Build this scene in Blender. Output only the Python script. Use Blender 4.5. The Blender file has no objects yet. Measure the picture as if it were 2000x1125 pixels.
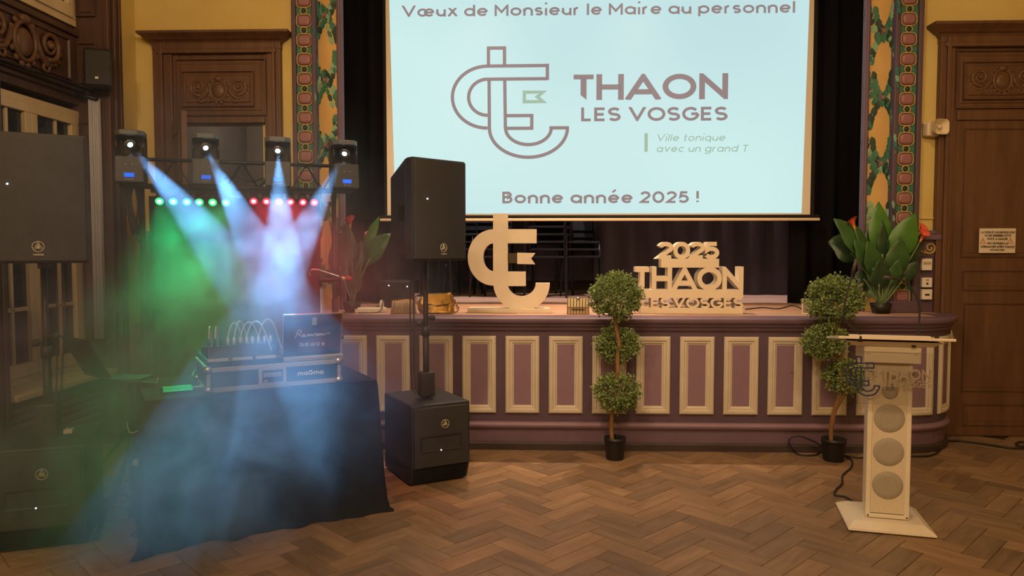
import bpy, random
from math import *
from mathutils import Vector, Matrix, Euler
random.seed(7)
sc = bpy.context.scene
COL = sc.collection

# ------------------------------------------------------------------ camera
F_PX, CAM_H, PITCH, YAW = 1450.0, 1.55, radians(2.85), radians(2.0)
cam_d = bpy.data.cameras.new('camera')
cam_d.sensor_width = 36.0
cam_d.lens = F_PX / 2000 * 36
cam = bpy.data.objects.new('camera', cam_d)
COL.objects.link(cam)
cam.location = (0, 0, CAM_H)
cam.rotation_euler = (pi / 2 - PITCH, 0, YAW)
sc.camera = cam

# ------------------------------------------------------------------ colour management, world
vs = sc.view_settings
vs.view_transform = 'Standard'
vs.look = 'None'
vs.gamma = 1.0
vs.exposure = 0.0
vs.use_curve_mapping = False
w = bpy.data.worlds.new('night')
sc.world = w
w.use_nodes = True
w.node_tree.nodes['Background'].inputs[0].default_value = (0.02, 0.025, 0.04, 1)
w.node_tree.nodes['Background'].inputs[1].default_value = 0.6
sc.cycles.use_denoising = True
sc.cycles.adaptive_threshold = 0.02
sc.cycles.max_bounces = 4
sc.cycles.diffuse_bounces = 2
sc.cycles.glossy_bounces = 2
sc.cycles.transmission_bounces = 4
sc.cycles.transparent_max_bounces = 10
sc.cycles.volume_bounces = 0
sc.cycles.volume_step_rate = 0.8
sc.cycles.volume_max_steps = 96
sc.cycles.sample_clamp_indirect = 4.0
sc.cycles.caustics_reflective = False
sc.cycles.caustics_refractive = False

# warm lamps of the hall (the lamp bodies are built with the ceiling)
WARM = (1.0, 0.68, 0.40)
BEAM_W, LED_W, SMOKE = 950.0, 5.0, .36
HALL_LAMPS = [(-1.9, -1.0, 4.2, 205), (0.9, -1.0, 4.2, 165), (-0.6, 1.6, 4.2, 120), (2.3, 1.2, 4.2, 38)]
STAGE_SPOTS = [(-1.0, 2.2, 5.3, 300), (1.8, 2.2, 5.3, 260)]
STAGE_WORK = [(-1.2, 7.95, 4.7, 290), (1.7, 7.95, 4.7, 290)]
STAGE_FILL = [(-.5, 6.62, 4.4, 400), (.9, 6.62, 4.4, 400)]  # unseen lamps added to brighten the stage floor in front of the screen

# ------------------------------------------------------------------ picture geometry to metres
def ray(px, py):
    u = (px - 1000) / F_PX
    v = (562.5 - py) / F_PX
    y = cos(PITCH) + v * sin(PITCH)
    z = v * cos(PITCH) - sin(PITCH)
    return (u * cos(YAW) - y * sin(YAW), u * sin(YAW) + y * cos(YAW), z)
def at(px, py, Y):
    d = ray(px, py); t = Y / d[1]
    return Vector((d[0] * t, Y, CAM_H + d[2] * t))
def atz(px, py, z):
    d = ray(px, py); t = (z - CAM_H) / d[2]
    return Vector((d[0] * t, d[1] * t, z))
def atx(px, py, X):
    d = ray(px, py); t = X / d[0]
    return Vector((X, d[1] * t, CAM_H + d[2] * t))
def rect(x0, y0, x1, y1, Y):
    a = at(x0, (y0 + y1) / 2, Y); b = at(x1, (y0 + y1) / 2, Y)
    c = at((x0 + x1) / 2, y0, Y); d = at((x0 + x1) / 2, y1, Y)
    return a.x, b.x, d.z, c.z            # x0,x1,z0,z1

# ------------------------------------------------------------------ materials
def lin(c):
    if isinstance(c, str):
        c = c.lstrip('#'); c = tuple(int(c[i:i + 2], 16) / 255 for i in (0, 2, 4))
    return tuple(x / 12.92 if x <= .04045 else ((x + .055) / 1.055) ** 2.4 for x in c)
MATS = {}
def M(name, col, rough=.5, metal=0., col2=None, scale=(6, 6, 6), detail=4, bump=0., emit=None, es=0., rand=0., spec=.5, alpha=None, coat=0., bscale=None):
    if name in MATS: return MATS[name]
    m = bpy.data.materials.new(name); m.use_nodes = True
    nt = m.node_tree; N = nt.nodes; L = nt.links
    b = N['Principled BSDF']
    c1 = lin(col)
    b.inputs['Base Color'].default_value = (*c1, 1)
    b.inputs['Roughness'].default_value = rough
    b.inputs['Metallic'].default_value = metal
    b.inputs['Specular IOR Level'].default_value = spec
    if coat: b.inputs['Coat Weight'].default_value = coat
    if emit is not None:
        b.inputs['Emission Color'].default_value = (*lin(emit), 1)
        b.inputs['Emission Strength'].default_value = es
    if alpha is not None: b.inputs['Alpha'].default_value = alpha
    src = None
    if col2 is not None or bump:
        tc = N.new('ShaderNodeTexCoord'); mp = N.new('ShaderNodeMapping')
        mp.inputs['Scale'].default_value = scale
        L.new(tc.outputs['Object'], mp.inputs['Vector'])
        nz = N.new('ShaderNodeTexNoise'); nz.inputs['Scale'].default_value = 1.0
        nz.inputs['Detail'].default_value = detail
        nz.inputs['Roughness'].default_value = .6
        L.new(mp.outputs[0], nz.inputs['Vector'])
        if rand:
            oi = N.new('ShaderNodeObjectInfo'); vm = N.new('ShaderNodeVectorMath'); vm.operation = 'MULTIPLY_ADD'
            cx = N.new('ShaderNodeCombineXYZ')
            for k in range(3): L.new(oi.outputs['Random'], cx.inputs[k])
            vm.inputs[1].default_value = (37, 53, 71)
            L.new(cx.outputs[0], vm.inputs[0]); L.new(mp.outputs[0], vm.inputs[2])
            L.new(vm.outputs[0], nz.inputs['Vector'])
        if col2 is not None:
            mx = N.new('ShaderNodeMix'); mx.data_type = 'RGBA'
            rp = N.new('ShaderNodeMapRange')
            rp.inputs[1].default_value = .32; rp.inputs[2].default_value = .68
            L.new(nz.outputs[0], rp.inputs[0])
            L.new(rp.outputs[0], mx.inputs[0])
            mx.inputs[6].default_value = (*c1, 1); mx.inputs[7].default_value = (*lin(col2), 1)
            out = mx.outputs[2]
            if rand:
                hs = N.new('ShaderNodeHueSaturation')
                r2 = N.new('ShaderNodeMapRange'); r2.inputs[3].default_value = 1 - rand; r2.inputs[4].default_value = 1 + rand
                L.new(oi.outputs['Random'], r2.inputs[0]); L.new(r2.outputs[0], hs.inputs['Value'])
                L.new(out, hs.inputs['Color']); out = hs.outputs[0]
            L.new(out, b.inputs['Base Color'])
        if bump:
            bp = N.new('ShaderNodeBump'); bp.inputs['Strength'].default_value = bump; bp.inputs['Distance'].default_value = .01
            L.new(nz.outputs[0], bp.inputs['Height']); L.new(bp.outputs[0], b.inputs['Normal'])
    MATS[name] = m
    return m

# ------------------------------------------------------------------ mesh builder
class MB:
    def __init__(s): s.v = []; s.f = []; s.m = []; s.s = []
    def add(s, vs, fs, mi=0, sm=False):
        o = len(s.v); s.v += [tuple(q) for q in vs]
        for f in fs: s.f.append([i + o for i in f]); s.m.append(mi); s.s.append(sm)
        return s
    def box(s, x0, x1, y0, y1, z0, z1, mi=0):
        return s.add([(x0, y0, z0), (x1, y0, z0), (x1, y1, z0), (x0, y1, z0), (x0, y0, z1), (x1, y0, z1), (x1, y1, z1), (x0, y1, z1)],
                     [(0, 3, 2, 1), (4, 5, 6, 7), (0, 1, 5, 4), (1, 2, 6, 5), (2, 3, 7, 6), (3, 0, 4, 7)], mi)
    def cbox(s, c, d, mi=0):
        return s.box(c[0] - d[0] / 2, c[0] + d[0] / 2, c[1] - d[1] / 2, c[1] + d[1] / 2, c[2] - d[2] / 2, c[2] + d[2] / 2, mi)
    def hexa(s, a, b, mi=0):        # two quads (4 pts each) joined
        return s.add(list(a) + list(b), [(0, 3, 2, 1), (4, 5, 6, 7), (0, 1, 5, 4), (1, 2, 6, 5), (2, 3, 7, 6), (3, 0, 4, 7)], mi)
    def prism(s, poly, d0, d1, plane='xz', mi=0, sm=False):
        def P(u, v, d): return (u, d, v) if plane == 'xz' else ((u, v, d) if plane == 'xy' else (d, u, v))
        n = len(poly)
        s.add([P(u, v, d0) for u, v in poly] + [P(u, v, d1) for u, v in poly],
              [tuple(range(n)), tuple(range(2 * n - 1, n - 1, -1))], mi)
        o = len(s.v) - 2 * n
        for i in range(n):
            j = (i + 1) % n
            s.f.append([o + i, o + n + i, o + n + j, o + j]); s.m.append(mi); s.s.append(sm)
        return s
    def rings(s, rs, fill=True, mi=0):   # rs: (x0,x1,z0,z1,y) facing -y
        o = len(s.v)
        for (x0, x1, z0, z1, y) in rs:
            s.v += [(x0, y, z0), (x1, y, z0), (x1, y, z1), (x0, y, z1)]
        for k in range(len(rs) - 1):
            a = o + 4 * k
            for i in range(4):
                j = (i + 1) % 4
                s.f.append([a + i, a + j, a + 4 + j, a + 4 + i]); s.m.append(mi); s.s.append(False)
        if fill:
            a = o + 4 * (len(rs) - 1)
            s.f.append([a, a + 1, a + 2, a + 3]); s.m.append(mi); s.s.append(False)
        return s
    def tube(s, pts, r, n=8, mi=0, closed=False, cap=True):
        pts = [Vector(p) for p in pts]; k = len(pts)
        rs = r if isinstance(r, (list, tuple)) else [r] * k
        o = len(s.v); up = None
        for i, p in enumerate(pts):
            a = pts[(i - 1) % k] if (closed or i > 0) else p
            b = pts[(i + 1) % k] if (closed or i < k - 1) else p
            t = (b - a)
            t = t.normalized() if t.length > 1e-9 else Vector((0, 0, 1))
            if up is None:
                up = Vector((0, 0, 1)) if abs(t.z) < .9 else Vector((1, 0, 0))
            e1 = (up - t * up.dot(t))
            if e1.length < 1e-5: e1 = t.orthogonal()
            e1.normalize(); e2 = t.cross(e1); up = e1
            for q in range(n):
                an = 2 * pi * q / n
                s.v.append(tuple(p + (e1 * cos(an) + e2 * sin(an)) * rs[i]))
        seg = k if closed else k - 1
        for i in range(seg):
            a = o + i * n; b = o + ((i + 1) % k) * n
            for q in range(n):
                q2 = (q + 1) % n
                s.f.append([a + q, a + q2, b + q2, b + q]); s.m.append(mi); s.s.append(True)
        if cap and not closed:
            s.f.append(list(range(o + n - 1, o - 1, -1))); s.m.append(mi); s.s.append(False)
            e = o + (k - 1) * n
            s.f.append(list(range(e, e + n))); s.m.append(mi); s.s.append(False)
        return s
    def lathe(s, prof, n=24, c=(0, 0, 0), axis='z', mi=0, sm=True):
        o = len(s.v); k = len(prof)
        for (r, h) in prof:
            for q in range(n):
                a = 2 * pi * q / n; u, v = r * cos(a), r * sin(a)
                p = (u, v, h) if axis == 'z' else ((u, -h, v) if axis == 'y' else (h, u, v))
                s.v.append((p[0] + c[0], p[1] + c[1], p[2] + c[2]))
        for i in range(k - 1):
            for q in range(n):
                q2 = (q + 1) % n
                s.f.append([o + i * n + q, o + i * n + q2, o + (i + 1) * n + q2, o + (i + 1) * n + q]); s.m.append(mi); s.s.append(sm)
        s.f.append(list(range(o + n - 1, o - 1, -1))); s.m.append(mi); s.s.append(False)
        e = o + (k - 1) * n
        s.f.append(list(range(e, e + n))); s.m.append(mi); s.s.append(False)
        return s
    def ell(s, c, r, nu=16, nv=10, mi=0):
        prof = [(max(1e-4, sin(pi * i / nv)), -cos(pi * i / nv)) for i in range(nv + 1)]
        o = len(s.v); s.lathe(prof, nu, (0, 0, 0), 'z', mi)
        for i in range(o, len(s.v)):
            x, y, z = s.v[i]; s.v[i] = (c[0] + x * r[0], c[1] + y * r[1], c[2] + z * r[2])
        return s
    def xf(s, m, start=0):
        for i in range(start, len(s.v)): s.v[i] = tuple(m @ Vector(s.v[i]))
        return s
    def build(s, name, mats, parent=None, loc=(0, 0, 0), rz=0., rot=None, bevel=0., seg=2):
        me = bpy.data.meshes.new(name); me.from_pydata(s.v, [], s.f)
        if not isinstance(mats, (list, tuple)): mats = [mats]
        for m in mats: me.materials.append(m)
        me.polygons.foreach_set('material_index', s.m)
        me.polygons.foreach_set('use_smooth', s.s)
        me.update()
        o = bpy.data.objects.new(name, me); COL.objects.link(o)
        o.parent = parent; o.location = loc; o.rotation_euler = rot if rot else (0, 0, rz)
        if bevel:
            bm = o.modifiers.new('bevel', 'BEVEL'); bm.width = bevel; bm.segments = seg; bm.limit_method = 'ANGLE'; bm.angle_limit = radians(35)
            bm.harden_normals = False
        return o
def put(name, data, parent=None, loc=(0, 0, 0), rot=(0, 0, 0), scale=(1, 1, 1)):
    o = bpy.data.objects.new(name, data); COL.objects.link(o)
    o.parent = parent; o.location = loc; o.rotation_euler = rot; o.scale = scale
    return o
def tag(o, label=None, cat=None, group=None, kind=None):
    if label: o['label'] = label
    if cat: o['category'] = cat
    if group: o['group'] = group
    if kind: o['kind'] = kind
    return o
def thing(name, label, cat, loc=(0, 0, 0), rz=0., group=None, kind=None):
    o = bpy.data.objects.new(name, None); COL.objects.link(o)
    o.empty_display_size = .05
    o.location = loc; o.rotation_euler = (0, 0, rz)
    return tag(o, label, cat, group, kind)
def tree_copy(o, parent=None):
    c = o.copy(); COL.objects.link(c); c.parent = parent
    for ch in list(o.children): tree_copy(ch, c)
    return c
def bez(p0, p1, p2, n=10):
    p0, p1, p2 = Vector(p0), Vector(p1), Vector(p2)
    return [p0 * (1 - t) ** 2 + p1 * 2 * t * (1 - t) + p2 * t * t for t in [i / n for i in range(n + 1)]]
def spline(pts, n=6):     # catmull-rom
    pts = [Vector(p) for p in pts]; P = [pts[0]] + pts + [pts[-1]]; out = []
    for i in range(1, len(P) - 2):
        for k in range(n):
            t = k / n
            a, b, c, d = P[i - 1], P[i], P[i + 1], P[i + 2]
            out.append(.5 * ((2 * b) + (c - a) * t + (2 * a - 5 * b + 4 * c - d) * t * t + (3 * b - a - 3 * c + d) * t ** 3))
    out.append(pts[-1]); return out

# ------------------------------------------------------------------ lettering: a geometric stroke alphabet
def A_(cx, cy, rx, ry, a0, a1, n=18):
    return [(cx + rx * cos(radians(a0 + (a1 - a0) * i / n)), cy + ry * sin(radians(a0 + (a1 - a0) * i / n))) for i in range(n + 1)]
# each glyph: width, list of strokes in a box 0..1 (x) and 0..1 (y, baseline to cap height), lower case x height .72
XH = .74
BOWL = A_(.5, XH / 2, .5, XH / 2, 0, 360, 28)
G = {
 'T': (.68, [[(0, 1), (1, 1)], [(.5, 1), (.5, -.2)]]),
 'H': (.78, [[(0, -.2), (0, 1.2)], [(1, -.2), (1, 1.2)], [(0, .5), (1, .5)]]),
 'A': (.98, [[(-.08, -.16), (.5, 1.0), (1.08, -.16)], [(.2, .25), (.8, .25)]]),
 'O': (1.0, [A_(.5, .5, .5, .5, 0, 360, 32)]),
 'N': (.82, [[(0, -.2), (0, 1.0), (1, 0.0), (1, 1.2)]]),
 'L': (.55, [[(0, 1.2), (0, 0), (1, 0)]]),
 'E': (.6, [[(1, 1), (0, 1), (0, 0), (1, 0)], [(0, .5), (.9, .5)]]),
 'S': (.66, [A_(.5, .75, .5, .25, 30, 270, 14)[:-1] + A_(.5, .25, .5, .25, 90, -150, 14)]),
 'V': (.92, [[(-.07, 1.16), (.5, 0.0), (1.07, 1.16)]]),
 'G': (.92, [A_(.52, .5, .52, .5, 42, 360, 26), [(1.04, .5), (.55, .5)]]),
 'M': (.95, [[(0, -.2), (0, 1.0), (.5, .3), (1, 1.0), (1, -.2)]]),
 'I': (.02, [[(.5, -.2), (.5, 1.2)]]),
 'C': (.85, [A_(.52, .5, .52, .5, 45, 315, 24)]),
 'R': (.62, [[(0, -.2), (0, 1), (.55, 1)] + A_(.55, .75, .42, .25, 90, -90, 10) + [(0, .5)], [(.5, .5), (1.05, -.12)]]),
 'U': (.72, [[(0, 1.2), (0, .4)] + A_(.5, .4, .5, .4, 180, 360, 14) + [(1, 1.2)]]),
 'D': (.76, [[(0, 0), (0, 1), (.4, 1)] + A_(.4, .5, .6, .5, 90, -90, 16) + [(0, 0)]]),
 'P': (.6, [[(0, -.2), (0, 1), (.55, 1)] + A_(.55, .73, .45, .27, 90, -90, 10) + [(0, .46)]]),
 'Q': (1.0, [A_(.5, .5, .5, .5, 0, 360, 30), [(.6, .3), (1.0, -.1)]]),
 'B': (.62, [[(0, 0), (0, 1), (.5, 1)] + A_(.5, .77, .4, .23, 90, -90, 8) + [(.05, .54), (.5, .54)] + A_(.5, .27, .5, .27, 90, -90, 8) + [(0, 0)]]),
 'Y': (.85, [[(0, 1.1), (.5, .45), (1, 1.1)], [(.5, .45), (.5, -.2)]]),
 'o': (.72, [BOWL]),
 'e': (.70, [A_(.5, XH / 2, .5, XH / 2, -38, -360, 24), [(.03, XH * .5), (1, XH * .5)]]),
 'n': (.60, [[(0, -.2), (0, XH)], [(0, .42)] + A_(.5, .42, .5, XH - .42, 180, 0, 14) + [(1, -.2)]]),
 'm': (1.05, [[(0, -.2), (0, XH)], [(0, .45)] + A_(.25, .45, .25, XH - .45, 180, 0, 12) + [(.5, -.2)], [(.5, .45)] + A_(.75, .45, .25, XH - .45, 180, 0, 12) + [(1, -.2)]]),
 'u': (.60, [[(0, XH), (0, .34)] + A_(.5, .34, .5, .34, 180, 360, 14), [(1, XH), (1, -.2)]]),
 'x': (.62, [[(-.05, -.1), (1.05, XH + .1)], [(-.05, XH + .1), (1.05, -.1)]]),
 'd': (.72, [BOWL, [(1, 1.2), (1, -.2)]]),
 'a': (.72, [BOWL, [(1, XH), (1, -.2)]]),
 'q': (.72, [BOWL, [(1, XH), (1, -.42)]]),
 'g': (.72, [BOWL, [(1, XH), (1, -.1)] + A_(.5, -.1, .5, .26, 0, -150, 12)]),
 'p': (.72, [BOWL, [(0, XH), (0, -.42)]]),
 's': (.48, [A_(.5, XH * .75, .5, XH * .25, 30, 270, 12)[:-1] + A_(.5, XH * .25, .5, XH * .25, 90, -150, 12)]),
 'i': (.02, [[(.5, -.2), (.5, XH)], [(.5, .98), (.5, 1.16)]]),
 'l': (.02, [[(.5, -.2), (.5, 1.2)]]),
 'r': (.34, [[(0, -.2), (0, XH)], [(0, .42)] + A_(.85, .36, .85, XH - .36, 180, 90, 8)]),
 't': (.36, [[(.45, 1.0), (.45, .2)] + A_(.8, .2, .35, .2, 180, 270, 6) + [(1, 0)], [(0, XH), (1, XH)]]),
 'v': (.66, [[(-.07, XH + .12), (.5, 0), (1.07, XH + .12)]]),
 'c': (.64, [A_(.52, XH / 2, .52, XH / 2, 45, 315, 20)]),
 '2': (.62, [A_(.5, .72, .5, .28, 165, -35, 14) + [(0, 0), (1, 0)]]),
 '0': (.74, [A_(.5, .5, .5, .5, 0, 360, 28)]),
 '5': (.6, [[(.95, 1), (.18, 1), (.08, .55)] + A_(.45, .32, .55, .32, 120, -150, 16)]),
 '6': (.66, [A_(.5, .32, .5, .32, 0, 360, 20), [(.02, .4), (.6, 1.05)]]),
 '8': (.62, [A_(.5, .76, .42, .24, 0, 360, 18), A_(.5, .26, .5, .26, 0, 360, 18)]),
 '9': (.66, [A_(.5, .68, .5, .32, 0, 360, 20), [(.98, .6), (.4, -.05)]]),
 '1': (.3, [[(0, .8), (1, 1.0), (1, -.2)]]),
 '!': (.02, [[(.5, .34), (.5, 1.2)], [(.5, -.03), (.5, .13)]]),
 '.': (.02, [[(.5, -.03), (.5, .13)]]),
 ',': (.08, [[(.8, .12), (.1, -.22)]]),
}
G['œ'] = (1.22, [[(p[0] * .56, p[1]) for p in BOWL]] + [[(.44 + q[0] * .56, q[1]) for q in st] for st in G['e'][1]])
DESC = {'p': -.42, 'q': -.42, 'g': -.5, 'Q': -.2, ',': -.4}
ACC = {'é': ('e', [[(.35, .92), (.72, 1.14)]]), 'É': ('E', [[(.35, 1.2), (.7, 1.4)]]), 'È': ('E', [[(.3, 1.4), (.65, 1.2)]]), 'À': ('A', [[(.35, 1.4), (.6, 1.2)]])}
def clip_y(poly, lo, hi):
    for sgn, lim in ((1, lo), (-1, -hi)):
        out = []
        for i in range(len(poly)):
            a, b = poly[i], poly[(i + 1) % len(poly)]
            da, db = sgn * a[1] - lim, sgn * b[1] - lim
            if da >= 0: out.append(a)
            if (da >= 0) != (db >= 0):
                t = da / (da - db); out.append((a[0] + (b[0] - a[0]) * t, a[1] + (b[1] - a[1]) * t))
        poly = out
        if len(poly) < 3: return []
    return poly
def stroke_quads(pts, t):
    n = len(pts); closed = n > 3 and abs(pts[0][0] - pts[-1][0]) < 1e-6 and abs(pts[0][1] - pts[-1][1]) < 1e-6
    P = [Vector((p[0], p[1])) for p in (pts[:-1] if closed else pts)]; n = len(P); Lf = []; Rt = []
    for i in range(n):
        a = P[(i - 1) % n] if (closed or i > 0) else None
        b = P[(i + 1) % n] if (closed or i < n - 1) else None
        d1 = (P[i] - a).normalized() if a is not None else None
        d2 = (b - P[i]).normalized() if b is not None else None
        if d1 is None: d1 = d2
        if d2 is None: d2 = d1
        n1 = Vector((-d1.y, d1.x)); n2 = Vector((-d2.y, d2.x)); mm = n1 + n2
        if mm.length < 1e-4: mm = n1
        mm.normalize(); k = min(2.6, 1 / max(.2, mm.dot(n1)))
        Lf.append(P[i] + mm * t / 2 * k); Rt.append(P[i] - mm * t / 2 * k)
    out = []
    for i in range(n if closed else n - 1):
        j = (i + 1) % n
        out.append([tuple(Rt[i]), tuple(Rt[j]), tuple(Lf[j]), tuple(Lf[i])])
    return out
def glyph(ch, t):
    acc = []
    if ch in ACC: base, acc = ACC[ch]
    else: base = ch
    wd, st = G[base]
    W = wd + t; polys = []
    lo = DESC.get(ch, -.01)
    if base.islower() and base not in 'dlit': hi = XH + .012
    else: hi = 1.01
    if base == 'i': hi = 1.15
    if base == 't': hi = 1.0
    for s_ in st:
        pts = [(t / 2 + x * wd, t / 2 + (y * (1 - t) if y <= 1 else (1 - t) + (y - 1))) if base.isupper() or base.isdigit() or base in '!.,' else (t / 2 + x * wd, t / 2 + y / XH * (XH - t) if y <= XH else y) for x, y in s_]
        for q in stroke_quads(pts, t):
            c = clip_y(q, lo, hi)
            if c: polys.append(c)
    for s_ in acc:
        pts = [(t / 2 + x * wd, y) for x, y in s_]
        polys += stroke_quads(pts, t * .8)
    return W, polys
def text_layout(txt, t=.2, gap=.14, space=.42, slant=0.):
    x = 0; out = []
    for ch in txt:
        if ch == ' ': x += space; continue
        W, ps = glyph(ch, t)
        out.append((ch, x, W, [[(p[0] + x + p[1] * slant, p[1]) for p in q] for q in ps])); x += W + gap
    return x - gap, out
def text_mesh(mb, txt, x0, x1, z0, h, y0, y1=None, t=.2, gap=.14, space=.42, slant=0., mi=0, shear=0.):
    """flat or extruded line of text in the xz plane, facing -y; fitted between x0 and x1"""
    W, gl = text_layout(txt, t, gap, space, slant); k = (x1 - x0) / W
    for (_, _, _, ps) in gl:
        for q in ps:
            pl = [(x0 + p[0] * k, z0 + p[1] * h + p[0] * k * shear) for p in q]
            y0 -= .00005
            if y1 is None: mb.add([(u, y0, v) for u, v in pl], [tuple(range(len(pl)))], mi)
            else: mb.prism(pl, y0, y1, 'xz', mi)
    return mb
# ================================================================== materials used by the setting
m_wall = M('ochre_plaster', '#e2cd86', .85, col2='#d6bc70', scale=(1.2, 1.2, 1.2), bump=.05)
m_wood = M('dark_walnut_joinery', '#6e4f3c', .48, col2='#593e2f', scale=(14, 14, 1.6), bump=.04)
m_woodL = M('window_walnut', '#5b4238', .5, col2='#4a352d', scale=(14, 14, 1.6), bump=.04)
m_carve = M('carved_walnut', '#74553d', .42, col2='#5e4434', scale=(20, 20, 20))
m_cream = M('cream_window_paint', '#ddc9a4', .5, col2='#d0ba92', scale=(5, 5, 2))
m_plum = M('plum_paint', '#725d72', .55, col2='#695468', scale=(4, 4, 4))
m_plumD = M('deep_plum_paint', '#5d4a5c', .6, col2='#554354', scale=(4, 4, 4))
m_rose = M('old_rose_paint', '#8c7286', .55, col2='#846a7e', scale=(4, 4, 4))
m_ivory = M('ivory_moulding_paint', '#d6cbbd', .5, col2='#cabfae', scale=(5, 5, 5))
m_plinth = M('blackened_skirting', '#352a2c', .6, col2='#43363a', scale=(3, 3, 3))
m_black = M('black_cloth', '#2b2a2f', .95, col2='#232327', scale=(8, 8, 8), spec=.1)
m_blackm = M('black_metal', '#1c1c1e', .42, metal=.3)
m_blackp = M('black_plastic', '#282a31', .5, col2='#23252b', scale=(30, 30, 30))
m_grill = M('black_grille', '#2c2e36', .62, col2='#363840', scale=(240, 240, 240), detail=1, bump=.15)
m_plank = M('oak_parquet', '#a08467', .45, col2='#846a52', scale=(3.5, 22, 22), detail=6, bump=.03, rand=.12)
m_plankD = M('oak_parquet_dark', '#8e7760', .45, col2='#745f4b', scale=(3.5, 22, 22), detail=6, bump=.03, rand=.12)
m_joint = M('parquet_joint', '#3a2a1c', .9)
m_deck = M('stage_boards', '#c8a48c', .6, col2='#b08a74', scale=(2, 22, 22), bump=.03, rand=.12)
m_gold = M('gilt_paint', '#c7ac76', .5, col2='#b69a62', scale=(12, 12, 12))
m_gdark = M('leaf_dark_green', '#24463c', .6, col2='#1d392f', scale=(30, 30, 30))
m_gmid = M('leaf_mid_green', '#3f7d68', .6, col2='#35705a', scale=(30, 30, 30))
m_glight = M('leaf_pale_green', '#8fb996', .6, col2='#7faa85', scale=(30, 30, 30))
m_cove = M('cove_ochre', '#dbb676', .8, col2='#cfa865', scale=(3, 3, 3))
m_boss = M('rose_boss', '#9c6f74', .5, col2='#90646a', scale=(12, 12, 12))
m_grey = M('passage_plaster', '#9c948e', .9, col2='#8e8680', scale=(3, 3, 3))
m_greyD = M('stage_back_plaster', '#7c7876', .9, col2='#6c6866', scale=(3, 3, 3))
m_night = M('night_glass', '#141c28', .08, col2='#1c2433', scale=(2, 2, 2), spec=.6)
m_white = M('white_paint', '#e9e4da', .45)
m_chrome = M('chrome', '#b9b9b9', .22, metal=1.)
m_brass = M('brass', '#b08a4a', .35, metal=.8)

YW, YF, ST = 6.30, 5.74, 1.04
XL = at(270, 300, YW).x
XR, YB, ZC = 6.2, -4.5, 5.9
colL0, colL1, covL1, opL = at(574, 250, 6.22).x, at(616.5, 250, 6.22).x, at(660, 250, 6.40).x, at(672, 250, 6.40).x
colR0, colR1, covR1, opR = at(1797, 250, 6.22).x, at(1747, 250, 6.22).x, at(1694, 250, 6.40).x, at(1683, 250, 6.40).x
ZTOP = 4.3

# ------------------------------------------------------------------ floor: herringbone parquet
fl = MB().box(XL - .35, XR, YB, YW + .2, -.06, -.004).build('floor', m_joint)
tag(fl, 'worn oak herringbone parquet floor of the hall', 'floor', kind='structure')
PL, PWD, GAP = .38, .122, .0022
def plank_mesh(mat):
    b = MB(); x0, x1, y0, y1 = -PL / 2 + GAP / 2, PL / 2 - GAP / 2, -PWD / 2 + GAP / 2, PWD / 2 - GAP / 2; e = .0016
    b.v = [(x0, y0, -.004), (x1, y0, -.004), (x1, y1, -.004), (x0, y1, -.004), (x0 + e, y0 + e, 0), (x1 - e, y0 + e, 0), (x1 - e, y1 - e, 0), (x0 + e, y1 - e, 0)]
    b.f = [[4, 5, 6, 7], [0, 1, 5, 4], [1, 2, 6, 5], [2, 3, 7, 6], [3, 0, 4, 7]]; b.m = [0] * 5; b.s = [False] * 5
    me = bpy.data.meshes.new('plank'); me.from_pydata(b.v, [], b.f); me.materials.append(mat); me.update(); return me, b
pm1, pbm = plank_mesh(m_plank); pm2, _ = plank_mesh(m_plankD)
ang = radians(45 + 1.0)
ca, sa = cos(ang), sin(ang)
planks = []
for i in range(-70, 71):
    for j in range(-24, 25):
        ox, oy = i * PWD - j * PL, i * PWD + j * PL
        for (cx, cy, r) in ((ox + PL / 2, oy + PWD / 2, 0.), (ox + PWD / 2, oy + PWD + PL / 2, pi / 2)):
            X, Y = cx * ca - cy * sa + .12, cx * sa + cy * ca + 3.0
            if XL - .3 < X < XR and YB < Y < YW: planks.append((X, Y, r + ang))
def seen(X, Y):
    dx, dy = X * cos(YAW) + Y * sin(YAW), -X * sin(YAW) + Y * cos(YAW)
    return dy > 3.3 and abs(dx / dy) < .72 and Y < 6.25
def covered(X, Y): return (X < -1.0 and Y > 3.85 + (X + 2.0) * .62) or (Y > YF + .12 and X < 3.2)
vis = [p for p in planks if seen(p[0], p[1]) and not covered(p[0], p[1])]
vis.sort(key=lambda p: p[0] ** 2 + p[1] ** 2); vset = set(vis[:300])
rest = MB()
rnd = random.Random(3)
for p in planks:
    if p in vset:
        put('plank', pm1 if rnd.random() < .62 else pm2, fl, (p[0], p[1], 0), (0, 0, p[2] + (pi if rnd.random() < .5 else 0)))
    else:
        o = len(rest.v); rest.add(pbm.v, pbm.f); rest.xf(Matrix.Translation((p[0], p[1], 0)) @ Matrix.Rotation(p[2], 4, 'Z'), o)
tag(rest.build('planks', m_plank, fl), kind='stuff')

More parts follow.
